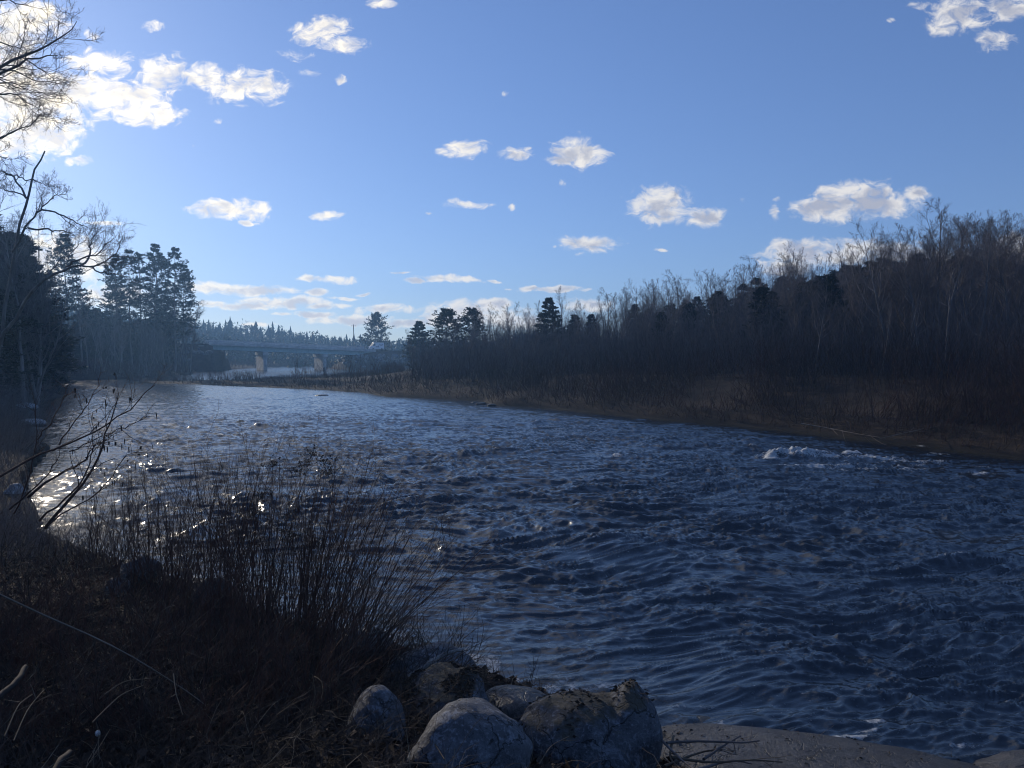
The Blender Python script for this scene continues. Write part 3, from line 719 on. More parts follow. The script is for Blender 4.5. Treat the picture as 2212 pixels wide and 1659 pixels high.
for L, z in ((ROADL, 7.80), (ROADR, 6.0)):
    Lp = np.array([L[0]+(L[1]-L[0])*f for f in np.linspace(0, 1, 8)]+list(L[2:])); tt = unit(np.gradient(Lp, axis=0)); nn = np.column_stack([-tt[:, 1], tt[:, 0]])
    V = np.concatenate([np.column_stack([Lp+nn*s, np.full(len(Lp), z+dz)]) for s, dz in ((-3.6, -.05), (3.6, -.05))]); m = len(Lp)
    rd.add(V, np.array([[i, i+1, m+i+1, m+i] for i in range(m-1)]))
tag(rd.build('road', M['asphalt'], None, False), kind='structure')
# white van just past the right end of the bridge
vd = unit(np.array([-.84, -.54, 0])); vz = math.atan2(vd[1], vd[0])
vc = W(813, 752, 252); van = empty('cargo_van', (vc[0], vc[1], 6.02), vz); tag(van, 'small white cargo van with dark lettering on its side driving onto the bridge', 'van')
prof = np.array([(-2.3, .38), (-2.32, 1.2), (-2.28, 2.42), (-2.1, 2.52), (.9, 2.52), (1.15, 2.42), (1.75, 1.45), (2.35, 1.22), (2.42, .75), (2.38, .38)])
k = len(prof); V = np.array([(x, y, z) for y in (-.95, .95) for x, z in prof])
V[(V[:, 2] > 1.3)*1 == 1, 1] *= .93
bm = MB().add(V, np.array([[i, (i+1) % k, k+(i+1) % k, k+i] for i in range(k)]), np.arange(k)[None, ::-1], (np.arange(k)+k)[None])
bm.build('body', M['van_white'], van, False)
wq = np.array([(1.17, -.84, 2.36), (1.17, .84, 2.36), (1.76, .88, 1.50), (1.76, -.88, 1.50)])+[.03, 0, .02]
MB().add(np.concatenate([wq, wq-[.05, 0, .03]]), np.array([[0, 1, 2, 3], [7, 6, 5, 4], [0, 4, 5, 1], [2, 6, 7, 3], [1, 5, 6, 2], [0, 3, 7, 4]])).build('windshield', M['glass'], van, False)
for sd in (-1, 1):
    y = sd*.93; q = np.array([(.75, y, 2.2), (1.08, y, 2.2), (1.52, y*1.02, 1.5), (.75, y*1.02, 1.5)]); q2 = q+[0, -.05*sd, 0]
    MB().add(np.concatenate([q, q2]), np.array([[0, 1, 2, 3], [7, 6, 5, 4], [0, 4, 5, 1], [2, 6, 7, 3], [1, 5, 6, 2], [0, 3, 7, 4]])).build('side_window', M['glass'], van, False)
    for x in (-1.5, 1.55):
        a = np.linspace(0, 6.283, 17)[:-1]; V = np.array([(x+math.cos(t)*.34, sd*s, .34+math.sin(t)*.34) for s in (.74, .98) for t in a])
        MB().add(V, np.array([[i, (i+1) % 16, 16+(i+1) % 16, 16+i] for i in range(16)]), np.arange(16)[None], np.arange(16, 32)[None]).build('wheel', M['black'], van, False)
    # the dark word low on the side and the round mark beside it, too far off to read letter by letter
    lt = MB(); yy = sd*.965
    for j, (x0, wv, hv) in enumerate(((.55, .26, .30), (.25, .26, .34), (-.05, .22, .30), (-.33, .26, .52))):
        for bx in (-.5, .5): lt.box((x0+bx*wv*.6, yy, 1.0+hv/2-.05), (wv*.34, .012, hv))
        lt.box((x0, yy+.003*sd, 1.0+hv*.55), (wv*.5, .012, hv*.22)); lt.box((x0, yy+.003*sd, 1.0+hv*.95), (wv*.5, .012, hv*.2))
    lt.build('lettering', M['ink'], van, False)
    lg = MB(); a = np.linspace(2.6, 6.6, 14); ring = np.array([(-1.25+math.cos(t)*.48, sd*.912, 1.95+math.sin(t)*.34) for t in a])
    lg.tube(ring[None], np.full((1, 14), .08), 5); lg.box((-1.25, sd*.915, 2.02), (.34, .03, .16)); lg.box((-1.55, sd*.915, 1.62), (.5, .03, .07)); lg.build('logo', M['ink'], van, False)
    MB().box((2.36, sd*.72, .95), (.12, .3, .2)).build('headlight', M['glass'], van, False)
# utility pole
pp = W(766, 760, 268); pz = TZ(pp[0], pp[1]); ptop = W(764, 701, 268)[2]
pole = empty('utility_pole', (pp[0], pp[1], pz)); tag(pole, 'leaning grey utility pole standing behind the right end of the bridge', 'pole')
h = ptop-pz; mb = MB(); mb.tube([[(0, 0, -.5), (-.15, 0, h*.5), (-.35, 0, h)]], [[.17, .15, .12]], 8); mb.build('shaft', M['pole'], pole)
mb = MB(); mb.box((-.33, 0, h-.5), (1.9, .1, .12)); mb.build('crossarm', M['pole'], pole, False)
for x in (-.8, 0, .8): MB().tube([[(-.33+x, 0, h-.44), (-.33+x, 0, h-.24)]], [[.06, .05]], 6).build('insulator', M['galv'], pole)

# ------------------------------------------------------------------ stones
def rock_mesh(seed, sx, sy, sz, sub=4, rough=.16, facet=.5):
    r = np.random.default_rng(seed); me = bpy.data.meshes.new('rock'); import bmesh
    b = bmesh.new(); bmesh.ops.create_icosphere(b, subdivisions=sub, radius=1.0); b.to_mesh(me); b.free()
    n = len(me.vertices); V = np.zeros(n*3, np.float32); me.vertices.foreach_get('co', V); V = V.reshape(-1, 3)
    F = np.array([p.vertices[:] for p in me.polygons]); bpy.data.meshes.remove(me)
    o = r.random(3)*50
    for k in range(7):                                          # broad worn faces
        d = unit(r.normal(size=3)); c = .62+.25*r.random(); s = V@d; V = V-np.outer(np.maximum(s-c, 0)*facet*1.5*.8, d)
    f = (fbm(V[:, 0]*1.6+o[0], V[:, 1]*1.6+V[:, 2]*1.3+o[1], 3)-.5)*rough*1.6+(fbm(V[:, 0]*6+o[1]+V[:, 2]*3, V[:, 1]*6+V[:, 2]*4+o[2], 4)-.5)*rough*.45
    V = V*(1+f[:, None]); return V*[sx, sy, sz], F
def boulder(px, py, depth, sx, sy, sz, seed, label, m='stone', rz=0.0, tilt=(0, 0), name='boulder', sub=5, rough=.16, facet=.5):
    V, F = rock_mesh(seed, sx, sy, sz, sub, rough, facet); c = W(px, py, depth)
    o = mesh_np(name, V, F, M[m]); o.location = c; o.rotation_euler = (tilt[0], tilt[1], rz)
    return tag(o, label, 'boulder')
boulder(1008, 1640, 5.75, .50, .46, .42, 1, 'bare grey boulder with a speckled rounded face at the bottom centre', 'stone', .2, (.0, .12), rough=.12, facet=.45)
boulder(805, 1588, 6.3, .26, .30, .40, 2, 'egg shaped grey boulder at the foot of the bare shrubs, leftmost of the shore boulders', 'stone', .5, (0, .15), rough=.08, facet=.3)
boulder(962, 1535, 7.1, .43, .42, .45, 3, 'boulder capped with dead grass and leaves behind the bottom centre boulder', 'mossy', .1, (0, .05), rough=.16, facet=.7)
V1, F1 = rock_mesh(4, .66, .50, .36, 5, .15, .4); V2, F2 = rock_mesh(12, .30, .36, .44, 5, .09, .25); V3, _ = rock_mesh(13, .34, .38, .40, 5, .09, .25)
big = MB().add(V1, F1).add(V2+[.36, .02, .03], F2).add(V3+[.16, .02, -.04], F2).build('boulder', M['mossy']); big.location = W(1270, 1594, 6.75)
rm = big.modifiers.new('fuse', 'REMESH'); rm.mode = 'VOXEL'; rm.voxel_size = .018; rm.use_smooth_shade = True
sm_ = big.modifiers.new('ease', 'SMOOTH'); sm_.iterations = 6; sm_.factor = .5
tag(big, 'largest shore boulder with a rounded hump on its right end beside the water', 'boulder')
boulder(930, 1452, 8.6, .52, .42, .30, 5, 'low smooth boulder at the water edge under the bleached driftwood branch', 'stone', .2, (0, .05), rough=.08, facet=.3)
boulder(1125, 1542, 7.6, .48, .40, .27, 6, 'dark wet boulder in the gap between the two mossy shore boulders', 'wetstone', .1, (0, .12), rough=.08, facet=.3)
boulder(1810, 1676, 7.2, 2.0, .75, .17, 7, 'flat grey ledge of rock sloping under the water at the bottom right', 'ledge', -.22, (0, .05), name='rock_ledge', rough=.12, facet=.5)
boulder(2260, 1668, 7.3, .7, .4, .14, 8, 'low wet rock just breaking the water at the bottom right corner', 'wetstone', -.1, name='rock_ledge', rough=.1)
boulder(1500, 1578, 8.3, .42, .22, .13, 9, 'drowned brown rock under the shallow water right of the shore boulders', 'wetstone', .1, name='sunken_rock', rough=.08)
boulder(300, 1232, 13.0, .34, .3, .28, 14, 'grey stone half hidden by bare stems at the left shoreline', 'stone', .4)
boulder(455, 1282, 11.6, .30, .3, .26, 15, 'grey stone behind the middle of the bare shrubs', 'stone', .9)
boulder(250, 1275, 12.0, .22, .24, .2, 17, 'small grey stone on the leafy bank left of the shrubs', 'stone', .3)
boulder(34, 1072, 20.5, .30, .34, .34, 16, 'pale white stone at the left water edge behind the leaning alder', 'white_rock', .2)
boulder(70, 915, 44, .7, .5, .3, 19, 'pale rock on the left point of land', 'white_rock', .4)
boulder(55, 880, 58, .9, .6, .35, 20, 'low pale rock at the inner end of the left point', 'white_rock', .1)
boulder(780, 1395, 9.5, .4, .4, .22, 22, 'dark flat stone under the right end of the bare shrubs', 'wetstone', .7)
for px, py, d, s in ((695,858,78,.9),(1040,873,64,.5),(1025,871,66,.35),(1062,876,62,.4)):
    boulder(px, py, d, s, s*.6, s*.35, int(px), 'dark low rock breaking the far edge of the water', 'wetstone', .3, name='shore_rock', sub=3)['group'] = 'rocks at the far water edge'
# riprap on the slopes at both ends of the bridge
pr = []
for s in range(4):
    V, F = rock_mesh(200+s, .75, .6, .5, 2, .35, .9); o = mesh_np('riprap_rock', V, F, M['stone' if s % 2 else 'wetstone'], None, False); pr.append(o)
RL = 'angular grey riprap rock piled on the slope under the bridge end'; k = 0; r = np.random.default_rng(9)
spots = []
while len(spots) < 120:
    right = len(spots) < 95
    c = (B_ if right else A_)[:2]; q = c+(r.normal(size=2)*[5.5, 5.0] if right else r.normal(size=2)*[6, 5]); z = TZ(*q)
    if .2 < z < (4.2 if right else 6.0) and q[1] < c[1]+6: spots.append((q[0], q[1], z))
for i, (x, y, z) in enumerate(spots):
    o = pr[i] if i < 4 else pr[i % 4].copy()
    if i >= 4: COL.objects.link(o)
    o.location = (x, y, z+.1); o.rotation_euler = tuple(r.random(3)*6.28); sc_ = .6+.8*r.random(); o.scale = (sc_,)*3
    tag(o, RL, 'rock', 'riprap rocks under the bridge ends')

# ------------------------------------------------------------------ brush that nobody could count
def scatter_polar(n, a0, a1, r0, r1, seed):
    r = np.random.default_rng(seed); a = r.uniform(a0, a1, n); d = r0*(r1/r0)**r.random(n)
    return np.column_stack([np.sin(a)*d, np.cos(a)*d])
def brush(name, label, P, hgt, spread, rad, m, tw, seed, bias=None, tlen=.38, wander=.10, up=.03, n=5):
    r = np.random.default_rng(seed); z = terrain_h(P); s = np.column_stack([P, z-.05]); d = np.zeros_like(s)
    d[:, 2] = 1; d += r.normal(size=s.shape)*spread
    if bias is not None: d += bias
    d[:, 2] = np.maximum(d[:, 2], .12)
    P0, R0 = grow(s, d, hgt, rad*(.7+.6*r.random(len(P))), n, wander, up, .35, r); mb = MB(); mb.tube(P0, R0, 3)
    if tw:
        a = spawn(P0, R0, tw, .2, .98, .6, .25, tlen, .3, .6, r); P1, R1 = grow(*a[:3], np.maximum(a[3], rad.min()*.45), 3, .15, up, .5, r); mb.tube(P1, R1, 3)
    o = mb.build(name, M[m]); return tag(o, label, 'brush', None, 'stuff')
def band(n, seed, a0, a1, r0, r1, d0, d1, which='r'):
    P = scatter_polar(n, a0, a1, r0, r1, seed); dn, dl, dr, ins = shore(P)
    d = dr if which == 'r' else np.minimum(dl, dn); k = (~ins) & (d > d0) & (d < d1) & (d <= np.minimum(np.minimum(dn, dl), dr)+1e-6)
    return P[k], d[k]
def hb_at(P): return .55+2.9*sstep(-26, 22, P[:, 0])
# thicket on the face and the top of the far bank
P, d = band(190000, 1, R(-33), R(37), 26, 260, .15, 60)
cl = fbm(P[:, 0]*.22, P[:, 1]*.22, 3); k13 = np.where(P[:, 0] < 0, 1.0, d < 13)
keep_ = rng.random(len(P)) < np.clip(1.15-d/16, .22, 1)*.52*np.maximum(sstep(.28, .55, cl), .9*(d < 1.8))*k13; P, d = P[keep_], d[keep_]; k_ = (pdist(P, ROADL) > 8) & (pdist(P, ROADR) > 8); P, d = P[k_], d[k_]
h = (.45+.55*rng.random(len(P)))*(.55+1.35*sstep(-26, 18, P[:, 0]))*(.55+.75*sstep(0, 5, d))*(.35+1.7*fbm(P[:, 0]*.16+7, P[:, 1]*.16, 3))
lean = np.column_stack([np.full(len(P), -.25), -.25-.45*sstep(6, 1, d), np.zeros(len(P))])
print('thicket', len(P))
brush('bank_thicket', 'tangled reddish brown brush covering the far river bank', P, h, .42, np.clip(np.hypot(P[:, 0], P[:, 1])*.00027, .007, .03), 'thicket', 3, 2, lean, .42)
# paler dry canes and grass through it and along the water
P, d = band(60000, 3, R(-18), R(37), 26, 120, .05, 11)
keep_ = rng.random(len(P)) < np.where(d < 1.2, .5, .08); P, d = P[keep_], d[keep_]
brush('dry_grass', 'pale dry canes and flattened grass along the far water edge', P, (.4+.8*rng.random(len(P)))*np.where(d < 1.2, .6, 1.2), .75, np.full(len(P), .007), 'drystem', 0, 4, np.array([-.35, -.2, 0]), up=-.04)
P, d = band(60000, 21, R(-40), R(-8), 130, 420, .3, 120); P2, d2 = band(60000, 22, R(-40), R(-6), 120, 420, .3, 120, 'l'); P = np.concatenate([P, P2]); P = P[rng.random(len(P)) < .35]; P = P[(pdist(P, ROADL) > 9) & (pdist(P, ROADR) > 9) & (pdist(P, np.array([A_[:2], B_[:2]])) > 6)]
print('far brush', len(P))
brush('far_brush', 'dark low brush on the flats around the bridge', P, (.8+1.6*rng.random(len(P)))*np.where((P[:, 0] > -66) & (P[:, 1] < 240) & (P[:, 0]/P[:, 1] < -.17), np.where(P[:, 0]/P[:, 1] > -.325, .32, .8), 1), .35, np.clip(np.hypot(P[:, 0], P[:, 1])*.00025, .03, .09), 'thicket', 3, 24, None, .45)
# saplings between the trees
P, d = band(70000, 5, R(-7), R(37), 34, 170, 8, 46)
keep_ = rng.random(len(P)) < .30; P, d = P[keep_], d[keep_]
print('saplings', len(P))
brush('sapling_growth', 'thin grey brown saplings filling the far wood', P, 2.2+3.4*rng.random(len(P))**1.5, .20, np.clip(np.hypot(P[:, 0], P[:, 1])*.0003, .010, .035), 'twig', 4, 6, None, .40, .07, .05, 6)
P, d = band(60000, 31, R(-16), R(37), 30, 150, 3, 17); cl = fbm(P[:, 0]*.3+5, P[:, 1]*.3, 3)
keep_ = rng.random(len(P)) < .30*sstep(.42, .62, cl); P, d = P[keep_], d[keep_]; print('shrubs', len(P))
brush('shrub_growth', 'taller bare shrubs rising from the far bank brush to the wood', P, (1.3+2.6*rng.random(len(P)))*(.5+.5*sstep(3, 10, d)), .28, np.clip(np.hypot(P[:, 0], P[:, 1])*.0003, .008, .03), 'thicket', 5, 32, None, .42, .08, .04, 6)
# left bank brush
P, d = band(40000, 7, R(-40), R(-20), 16, 200, .2, 26, 'l')
keep_ = rng.random(len(P)) < .35; P, d = P[keep_], d[keep_]
print('left brush', len(P))
brush('left_brush', 'dark bare brush along the shaded left bank', P, .7+2.2*rng.random(len(P))**1.4*sstep(14, 50, np.hypot(P[:, 0], P[:, 1])), .40, np.clip(np.hypot(P[:, 0], P[:, 1])*.0002, .005, .02), 'twig', 4, 8, np.array([.15, 0, 0]), .42)

# ------------------------------------------------------------------ near bank: tangle, leaf litter, shrubs, alder
def near_pts(n, seed, d0=.1, dmax=30, pw=1.0):
    P = scatter_polar(n, R(-40), R(34), 2.6, 22, seed); dn, dl, dr, ins = shore(P)
    d = np.minimum(dn, dl); k = (~ins) & (d > d0) & (d < dmax) & (dr > d); return P[k], d[k]
P, d = near_pts(26000, 11)
k = rng.random(len(P)) < np.where(P[:, 0] > .3, .25, .8); P, d = P[k], d[k]; q = np.hypot(P[:, 0], P[:, 1])
print('tangle', len(P))
brush('dead_tangle', 'dark tangle of dead stems and vines over the near bank', P, (.20+.70*rng.random(len(P))**1.6)*np.clip(q/6, .5, 1.3)*np.where(P[:, 0] > -.6, .5, 1), .8, np.clip(q*.0006, .002, .007), 'tangle', 3, 12, np.array([.1, 0, -.2]), .55, .26, -.04, 7)
P, d = near_pts(9000, 13)
k = rng.random(len(P)) < np.where(P[:, 0] > .3, .5, .75); P, d = P[k], d[k]; q = np.hypot(P[:, 0], P[:, 1])
brush('dry_stalks', 'pale dry grass stalks bent among the dark stems of the near bank', P, (.15+.45*rng.random(len(P))**2)*np.clip(q/6, .5, 1.2), 1.2, np.clip(q*.0005, .002, .005), 'straw', 0, 14, np.array([.2, 0, -.3]), up=-.12, wander=.22, n=8)
P, d = near_pts(650, 19, .4); P = P[P[:, 0] < .2]
brush('bent_vines', 'long bent vines and dead canes arching through the near bank tangle', P, .35+.75*rng.random(len(P)), .7, np.full(len(P), .0032), 'straw', 2, 20, np.array([.3, 0, -.1]), .35, .26, -.09, 14)
P, d = near_pts(26000, 15, .2); r = np.random.default_rng(16); zz = terrain_h(P)
C = np.column_stack([P, zz+.015+.05*r.random(len(P))]); D = r.normal(size=C.shape)*[1, 1, .35]
mb = MB(); mb.add(*blades(C, D, .05+.07*r.random(len(C)), .018+.028*r.random(len(C)), r))
tag(mb.build('leaf_litter', M['leaf']), 'dead brown leaves scattered over the near bank', 'leaves', None, 'stuff')

def cap_litter(o, n, seed):
    r = np.random.default_rng(seed); dg = bpy.context.evaluated_depsgraph_get(); ev = o.evaluated_get(dg); me = ev.data; m = len(me.vertices)
    V = np.zeros(m*3, np.float32); me.vertices.foreach_get('co', V); Nn = np.zeros(m*3, np.float32); me.vertices.foreach_get('normal', Nn)
    Mx = np.array(o.matrix_world); V = V.reshape(-1, 3)@Mx[:3, :3].T+Mx[:3, 3]; Nn = Nn.reshape(-1, 3)@Mx[:3, :3].T
    ok = np.where((Nn[:, 2] > .55) & (fbm(V[:, 0]*4, V[:, 1]*4, 3) > .47))[0]; i = r.choice(ok, n); C = V[i]+[0, 0, .008]
    return C, r.normal(size=(n, 3))*[1, 1, .07]
bpy.context.view_layer.update()
mb = MB(); mg = MB(); r = np.random.default_rng(23)
for k, (nm, n) in enumerate((('largest', 240), ('capped', 800), ('sloping', 90))):
    o = [q for q in bpy.data.objects if nm in str(q.get('label', '')) and q.get('category') == 'boulder'][0]
    C, D = cap_litter(o, n, k); mb.add(*blades(C, D, .02+.04*r.random(n), .007+.012*r.random(n), r))
    P0, R0 = grow(C[:n//2], D[:n//2]+[0, 0, .1], .06+.18*r.random(n//2), np.full(n//2, .0018), 5, .25, -.06, .5, r); mg.tube(P0, R0, 3)
tag(mb.build('boulder_leaves', M['leaf']), 'dead leaves caught on top of the shore boulders', 'leaves', None, 'stuff')
tag(mg.build('boulder_grass', M['drystem']), 'matted dead grass lying on top of the shore boulders', 'grass', None, 'stuff')
def shrub(px, py, depth, H, stems, lean, seed, label, group, spread=.24, twig=4, seedheads=0, name='bare_shrub', rad=.0068):
    r = np.random.default_rng(seed); b = W(px, py, depth); b[2] = TZ(b[0], b[1])-.03; root = empty(name, b); tag(root, label, 'shrub', group)
    H *= 1.08; stems = int(stems*.68); bs = min(1, stems/45)
    s = r.normal(size=(stems, 3))*[.22*bs, .20*bs, 0]; d = r.normal(size=(stems, 3))*spread+np.array([lean, 0, 1.0])+s*[.5, .3, 0]
    L = H*(.45+.6*r.random(stems)**.8); P0, R0 = grow(s, d, L, rad*(.6+.7*r.random(stems)), 9, .055, .02, .3, r, np.array([lean*.03, 0, 0]))
    mb = MB(); mb.tube(P0, R0, 4); a = spawn(P0, R0, twig, .25, .97, .45, .18, .36, .35, .6, r); P1, R1 = grow(*a[:3], np.maximum(a[3], .0024), 5, .07, .03, .5, r); mb.tube(P1, R1, 3)
    a = spawn(P1, R1, 3, .2, .95, .5, .2, .4, .3, .7, r); P2, R2 = grow(*a[:3], np.maximum(a[3], .0019), 3, .08, .03, .6, r); mb.tube(P2, R2, 3)
    mb.build('stems', M['redstem'], root)
    order = np.argsort(-P0[:, -1, 2])
    for i in range(seedheads):
        c = P0[order[i], -1]; hm = MB(); n = 26
        st = np.tile(c-[0, 0, .03], (n, 1)); dd = r.normal(size=(n, 3))*[1, 1, .5]+[0, 0, .55]; Pq, Rq = grow(st, dd, .05+.10*r.random(n), np.full(n, .0014), 3, .15, 0, .8, r); hm.tube(Pq, Rq, 3)
        tip = np.repeat(Pq[:, -1], 7, 0)+r.normal(size=(n*7, 3))*.008; hm.add(*blades(tip, r.normal(size=tip.shape), .012+.012*r.random(len(tip)), .005+.004*r.random(len(tip)), r))
        hm.build('seed_cluster', M['leaf'], root)
    return root
SG = 'bare shrubs along the near shore'; SL = 'bare thin stemmed shrub in the thicket on the near bank'
for i, (px, py, dep, H, st, ln) in enumerate(((215,1215,14.0,1.5,40,.05),(275,1240,13.3,1.7,46,.1),(335,1262,12.6,1.9,52,.0),(395,1290,12.0,2.0,56,.1),(445,1320,11.5,2.2,60,.05),(500,1345,11.0,2.3,64,.12),
        (545,1370,10.7,2.1,60,.0),(610,1385,10.4,2.3,66,.1),(660,1400,10.2,2.2,64,.25),(705,1420,9.8,2.0,60,.35),(745,1440,9.4,1.8,56,.45),(480,1430,9.2,1.4,50,.0),(600,1450,8.9,1.4,50,.1),(700,1500,8.0,1.1,46,.35),(380,1400,9.8,1.3,46,0),(260,1340,11.0,1.2,40,.0),(780,1490,8.3,1.0,40,.5))):
    shrub(px, py, dep, H, st, ln, 300+i, SL, SG)
for i, (px, py, dep, H) in enumerate(((60,1330,9.5,.75),(150,1380,8.5,.7),(20,1400,8,.7),(60,1450,7,.55),(200,1470,7.2,.6),(320,1500,7.2,.6),(430,1540,6.8,.5),(540,1560,6.8,.55),(120,1560,5.6,.4),(280,1590,5.6,.4),(620,1580,6.6,.5),(440,1620,5.6,.35),(30,1560,5.4,.4),(690,1560,6.8,.5),(330,1400,9.0,.8),(500,1480,8.2,.7))):
    shrub(px, py, dep, H*1.35, 54, random.gauss(0, .2), 500+i, 'low tangled bare shrub in the dark brush at the lower left', 'low shrubs in the lower left brush', .42, 5, rad=.0045)
shrub(575, 1380, 10.5, 2.45, 12, .06, 400, 'tall shrub with dried seed clusters at its tips above the near thicket', None, .10, 3, 7, 'seed_shrub')
shrub(655, 1400, 10.2, 2.35, 9, .12, 402, 'slender shrub with dark seed clusters right of the tallest seeded shrub', None, .10, 3, 5, 'seed_shrub')
shrub(770, 1465, 9.0, 2.2, 16, .75, 401, 'shrub with long stems arching far right over the water', None, .14, 5, 0)
# alder leaning over the river with hanging catkins
def alder():
    D0 = 13.0; L = [([(98,1140,13.2),(137,1092,13),(171,1055,13),(196,1024,13),(220,980,13),(232,928,13),(244,892,13),(257,846,13)], .030, .006),
     ([(85,1125,13.1),(130,1085,13),(175,1045,13.1),(196,1005,13.2),(200,960,13.2),(198,909,13.3)], .020, .005),
     ([(-10,1035,12.4),(49,997,12.6),(98,980,12.8),(147,958,12.9),(196,936,13),(232,919,13),(276,889,13),(305,860,13),(334,832,13)], .022, .006),
     ([(128,962,12.9),(159,914,13),(186,877,13),(218,820,13.1)], .013, .004),
     ([(60,1075,13),(110,1031,13),(171,1007,13),(190,985,13),(200,963,13),(230,950,13)], .024, .006),
     ([(105,1135,13.1),(130,1112,13),(183,1087,13),(220,1055,13),(252,1019,13),(269,982,13),(300,975,13)], .014, .004),
     ([(150,975,12.9),(215,945,12.9),(265,925,12.9),(318,898,12.9)], .010, .004),
     ([(30,1110,13.4),(60,1040,13.3),(81,960,13.3),(78,900,13.3),(72,860,13.3)], .014, .004),
     ([(81,950,13.3),(110,914,13.4),(132,870,13.4),(146,832,13.4)], .012, .004),
     ([(20,1100,13.3),(70,1060,13.3),(110,1020,13.2),(130,980,13.2)], .018, .005)]
    r = np.random.default_rng(55); b = W(98, 1150, 13.2); b[2] = TZ(b[0], b[1]); root = empty('alder', b); tag(root, 'leaning alder with hanging catkins reaching over the water at left', 'shrub')
    mb = MB(); Ps, Rs = [], []
    for pts, ra, rb in L:
        q = np.array([W(*p) for p in pts])-b; t = np.linspace(0, len(q)-1, 14); Pq = np.stack([np.interp(t, np.arange(len(q)), q[:, c]) for c in range(3)], -1)
        Pq[1:-1] = (Pq[:-2]+2*Pq[1:-1]+Pq[2:])/4; Pq[1:-1] += r.normal(size=(12, 3))*.012; Rq = np.linspace(ra, rb, 14); mb.tube(Pq[None], Rq[None], 7); Ps.append(Pq); Rs.append(Rq)
    P1, R1 = np.array(Ps), np.array(Rs); a = spawn(P1, R1, 7, .2, 1, .65, .15, .32, .35, .5, r); P2, R2 = grow(*a[:3], np.maximum(a[3], .0048), 7, .11, .03, .4, r); mb.tube(P2, R2, 4)
    a = spawn(P2, R2, 5, .15, 1, .65, .15, .42, .3, .6, r); P3, R3 = grow(*a[:3], np.maximum(a[3], .0032), 4, .12, .02, .6, r); mb.tube(P3, R3, 3)
    mb.build('branches', M['redstem'], root)
    tips = np.concatenate([P2[:, -1], P3[:, -1]]); wx = (tips+b); px = wx[:, 0]/wx[:, 1]*FPX+1106; ok = np.where((px > 150) & (px < 345))[0]; r.shuffle(ok)
    for i in ok[:34]:
        c = tips[i]; cm = MB()
        for j in range(r.integers(1, 4)):
            o = c+r.normal(size=3)*[.014, .014, .004]; ln = .075+.05*r.random(); cm.tube([[o, o+[.002, 0, -.012], o+[.004, 0, -.02], o+[.006, 0, -ln*.6], o+[.004, 0, -ln]]], [[.0015, .002, .0065, .0065, .002]], 6)
        cm.build('catkin', M['leaf'], root)
    for i in ok[34:46]:
        cm = MB(); c = tips[i]; cm.add(*blades(np.repeat(c[None], 5, 0), r.normal(size=(5, 3)), .03+.02*r.random(5), .012+.01*r.random(5), r)); cm.build('withered_leaf', M['leaf'], root)
alder()
# driftwood and sticks
def stick(name, label, pts, ra, rb, m='drift', cat='branch', side=0, group=None):
    b = W(*pts[0]); q = np.array([W(*p) for p in pts])-b; n = 12; t = np.linspace(0, len(q)-1, n); Pq = np.stack([np.interp(t, np.arange(len(q)), q[:, c]) for c in range(3)], -1)
    for _ in range(2): Pq[1:-1] = (Pq[:-2]+2*Pq[1:-1]+Pq[2:])/4
    Pq[1:-1] += rng.normal(size=(n-2, 3))*ra*.12
    mb = MB(); Rq = np.linspace(ra, rb, n); mb.tube(Pq[None], Rq[None], 7)
    if side:
        a = spawn(Pq[None], Rq[None], side, .3, 1, .6, .2, .3, .2, .6); P2, R2 = grow(*a[:3], np.maximum(a[3]*.8, .003), 5, .1, .02, .4); mb.tube(P2, R2, 5)
    o = mb.build(name, M[m]); o.location = b; return tag(o, label, cat, group)
stick('driftwood_branch', 'bleached forked driftwood branch lying up over the low smooth boulder', [(880,1464,7.9),(912,1445,8.0),(948,1418,8.15),(975,1408,8.2),(1000,1402,8.3)], .034, .016, 'birch', side=3)
stick('fallen_branch', 'long dead branch slanting across the left foreground brush', [(-20,1275,5.4),(130,1345,5.5),(260,1400,5.6),(400,1490,5.7),(440,1520,5.75)], .007, .003, 'pole')
stick('broken_log', 'short broken log lying in the brush at the left edge near the bottom', [(-10,1510,4.3),(30,1478,4.5),(55,1440,4.8)], .02, .014, 'tangle', 'log')
stick('thick_stick', 'thick dead stick poking up at the bottom left corner', [(105,1700,3.5),(130,1640,3.7),(150,1625,3.9)], .018, .014, 'tangle', 'log')
for i, pts in enumerate(([(1440,1605,6.4),(1520,1600,6.6),(1600,1605,6.7),(1640,1600,6.8)], [(1450,1635,6.2),(1540,1650,6.2),(1620,1640,6.4),(1690,1646,6.5)], [(1430,1600,6.5),(1470,1640,6.1),(1500,1662,5.9)], [(1455,1590,6.6),(1445,1640,6.2),(1480,1668,5.9)], [(1500,1665,6.0),(1580,1640,6.4),(1625,1650,6.4)], [(1435,1655,6.0),(1510,1625,6.5),(1560,1618,6.7)], [(1520,1640,6.3),(1560,1612,6.6),(1600,1590,6.9)])):
    stick('driftwood_stick', 'dead stick in the wet pile of reeds right of the largest shore boulder', pts, .012, .006, 'drystem' if i % 2 else 'twig', 'stick', 2, 'sticks washed up on the flat ledge')
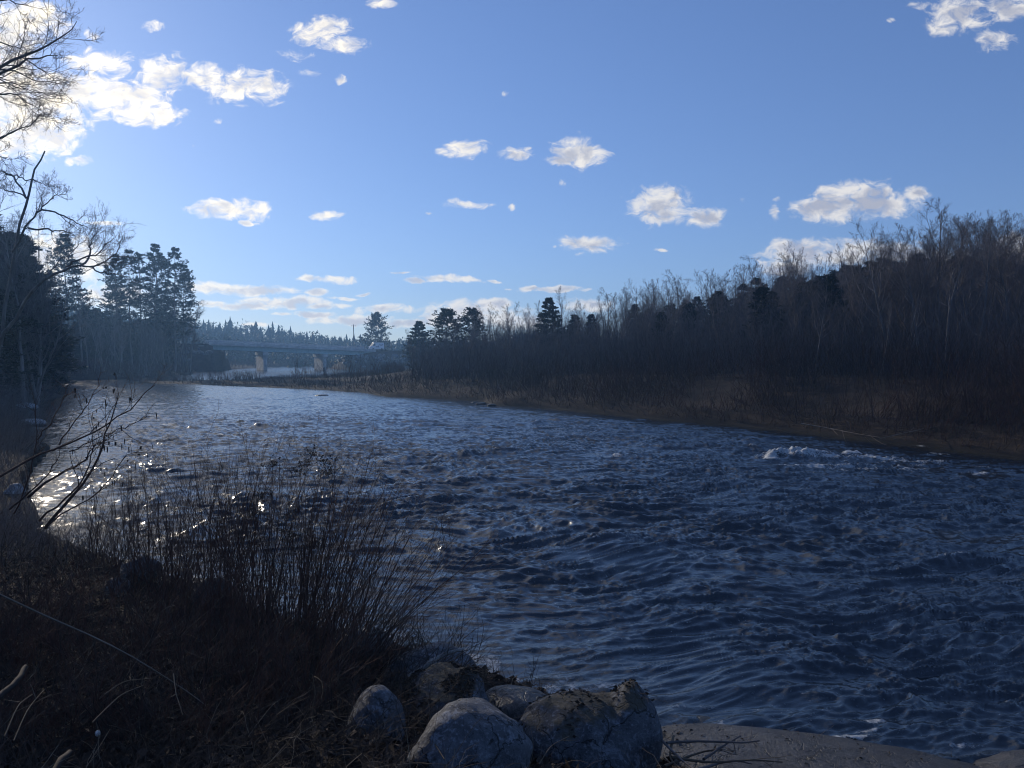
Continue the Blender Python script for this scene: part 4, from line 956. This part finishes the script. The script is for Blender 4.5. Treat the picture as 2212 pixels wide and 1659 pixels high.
for i, pts in enumerate(([(375,1455,5.4),(380,1500,5.2),(395,1545,5.0)], [(225,1500,4.7),(270,1470,4.9),(330,1465,5.1)], [(200,1560,4.3),(260,1500,4.7),(310,1480,5.0)], [(30,1600,3.9),(60,1530,4.2),(95,1490,4.5)], [(10,1590,3.9),(40,1520,4.2),(70,1500,4.4)], [(680,1505,6.6),(760,1440,7.4),(800,1440,7.6)], [(740,1650,5.6),(760,1600,5.9),(765,1560,6.1)], [(1165,1650,5.4),(1190,1610,5.7),(1230,1590,6.0)], [(960,1640,5.25),(935,1600,5.5),(915,1595,5.6)])):
    stick('dead_twig', 'bent pale twig caught in the foreground tangle', pts, .004, .002, 'drystem', 'twig', 1, 'pale twigs in the foreground tangle')
stick('bobber_line', 'loose line with a small white float hanging in the lower left brush', [(208,1560,4.15),(214,1585,4.15),(212,1610,4.1),(215,1640,4.05)], .0016, .0016, 'drystem', 'fishing float')
fl = bpy.data.objects['bobber_line']; c = W(211, 1584, 4.15)-np.array(fl.location)
V, F = rock_mesh(5, .014, .014, .018, 2, .02, 0); mesh_np('float', V+c, F, M['white_rock'], fl)
for pts, ra in (([(1730,915,37.5),(1790,925,36.5),(1850,937,35),(1900,945,34)], .05), ([(1900,948,34),(2000,925,34.5),(2060,915,35)], .03)):
    stick('stranded_branch', 'pale branch washed up against the far bank behind the white water', pts, ra*.6, ra*.25, 'pole', 'branch', 4, 'branches stranded on the far bank')
stick('bleached_log', 'white bleached log on the ground at the foot of the tallest far bank tree', [(2035,782,49),(2050,776,49.2),(2075,772,49.5)], .07, .05, 'birch', 'log', 2)

# ------------------------------------------------------------------ the air over the valley
def haze():
    x0, x1, y0, y1, z0, z1 = -500, 500, -500, 500, -6.0, 48.0
    o = MB().box(((x0+x1)/2, (y0+y1)/2, (z0+z1)/2), (x1-x0, y1-y0, z1-z0)).build('haze', None, None, False)
    m = bpy.data.materials.new('valley_haze'); m.use_nodes = True; t = m.node_tree; t.nodes.clear()
    v = N(t, 'ShaderNodeVolumePrincipled'); v.inputs['Color'].default_value = (.30, .58, 1.0, 1); v.inputs['Density'].default_value = .0008; v.inputs['Anisotropy'].default_value = .45
    out = N(t, 'ShaderNodeOutputMaterial'); link(t, v.outputs[0], out.inputs['Volume']); o.data.materials.append(m); tag(o, kind='stuff')
haze()
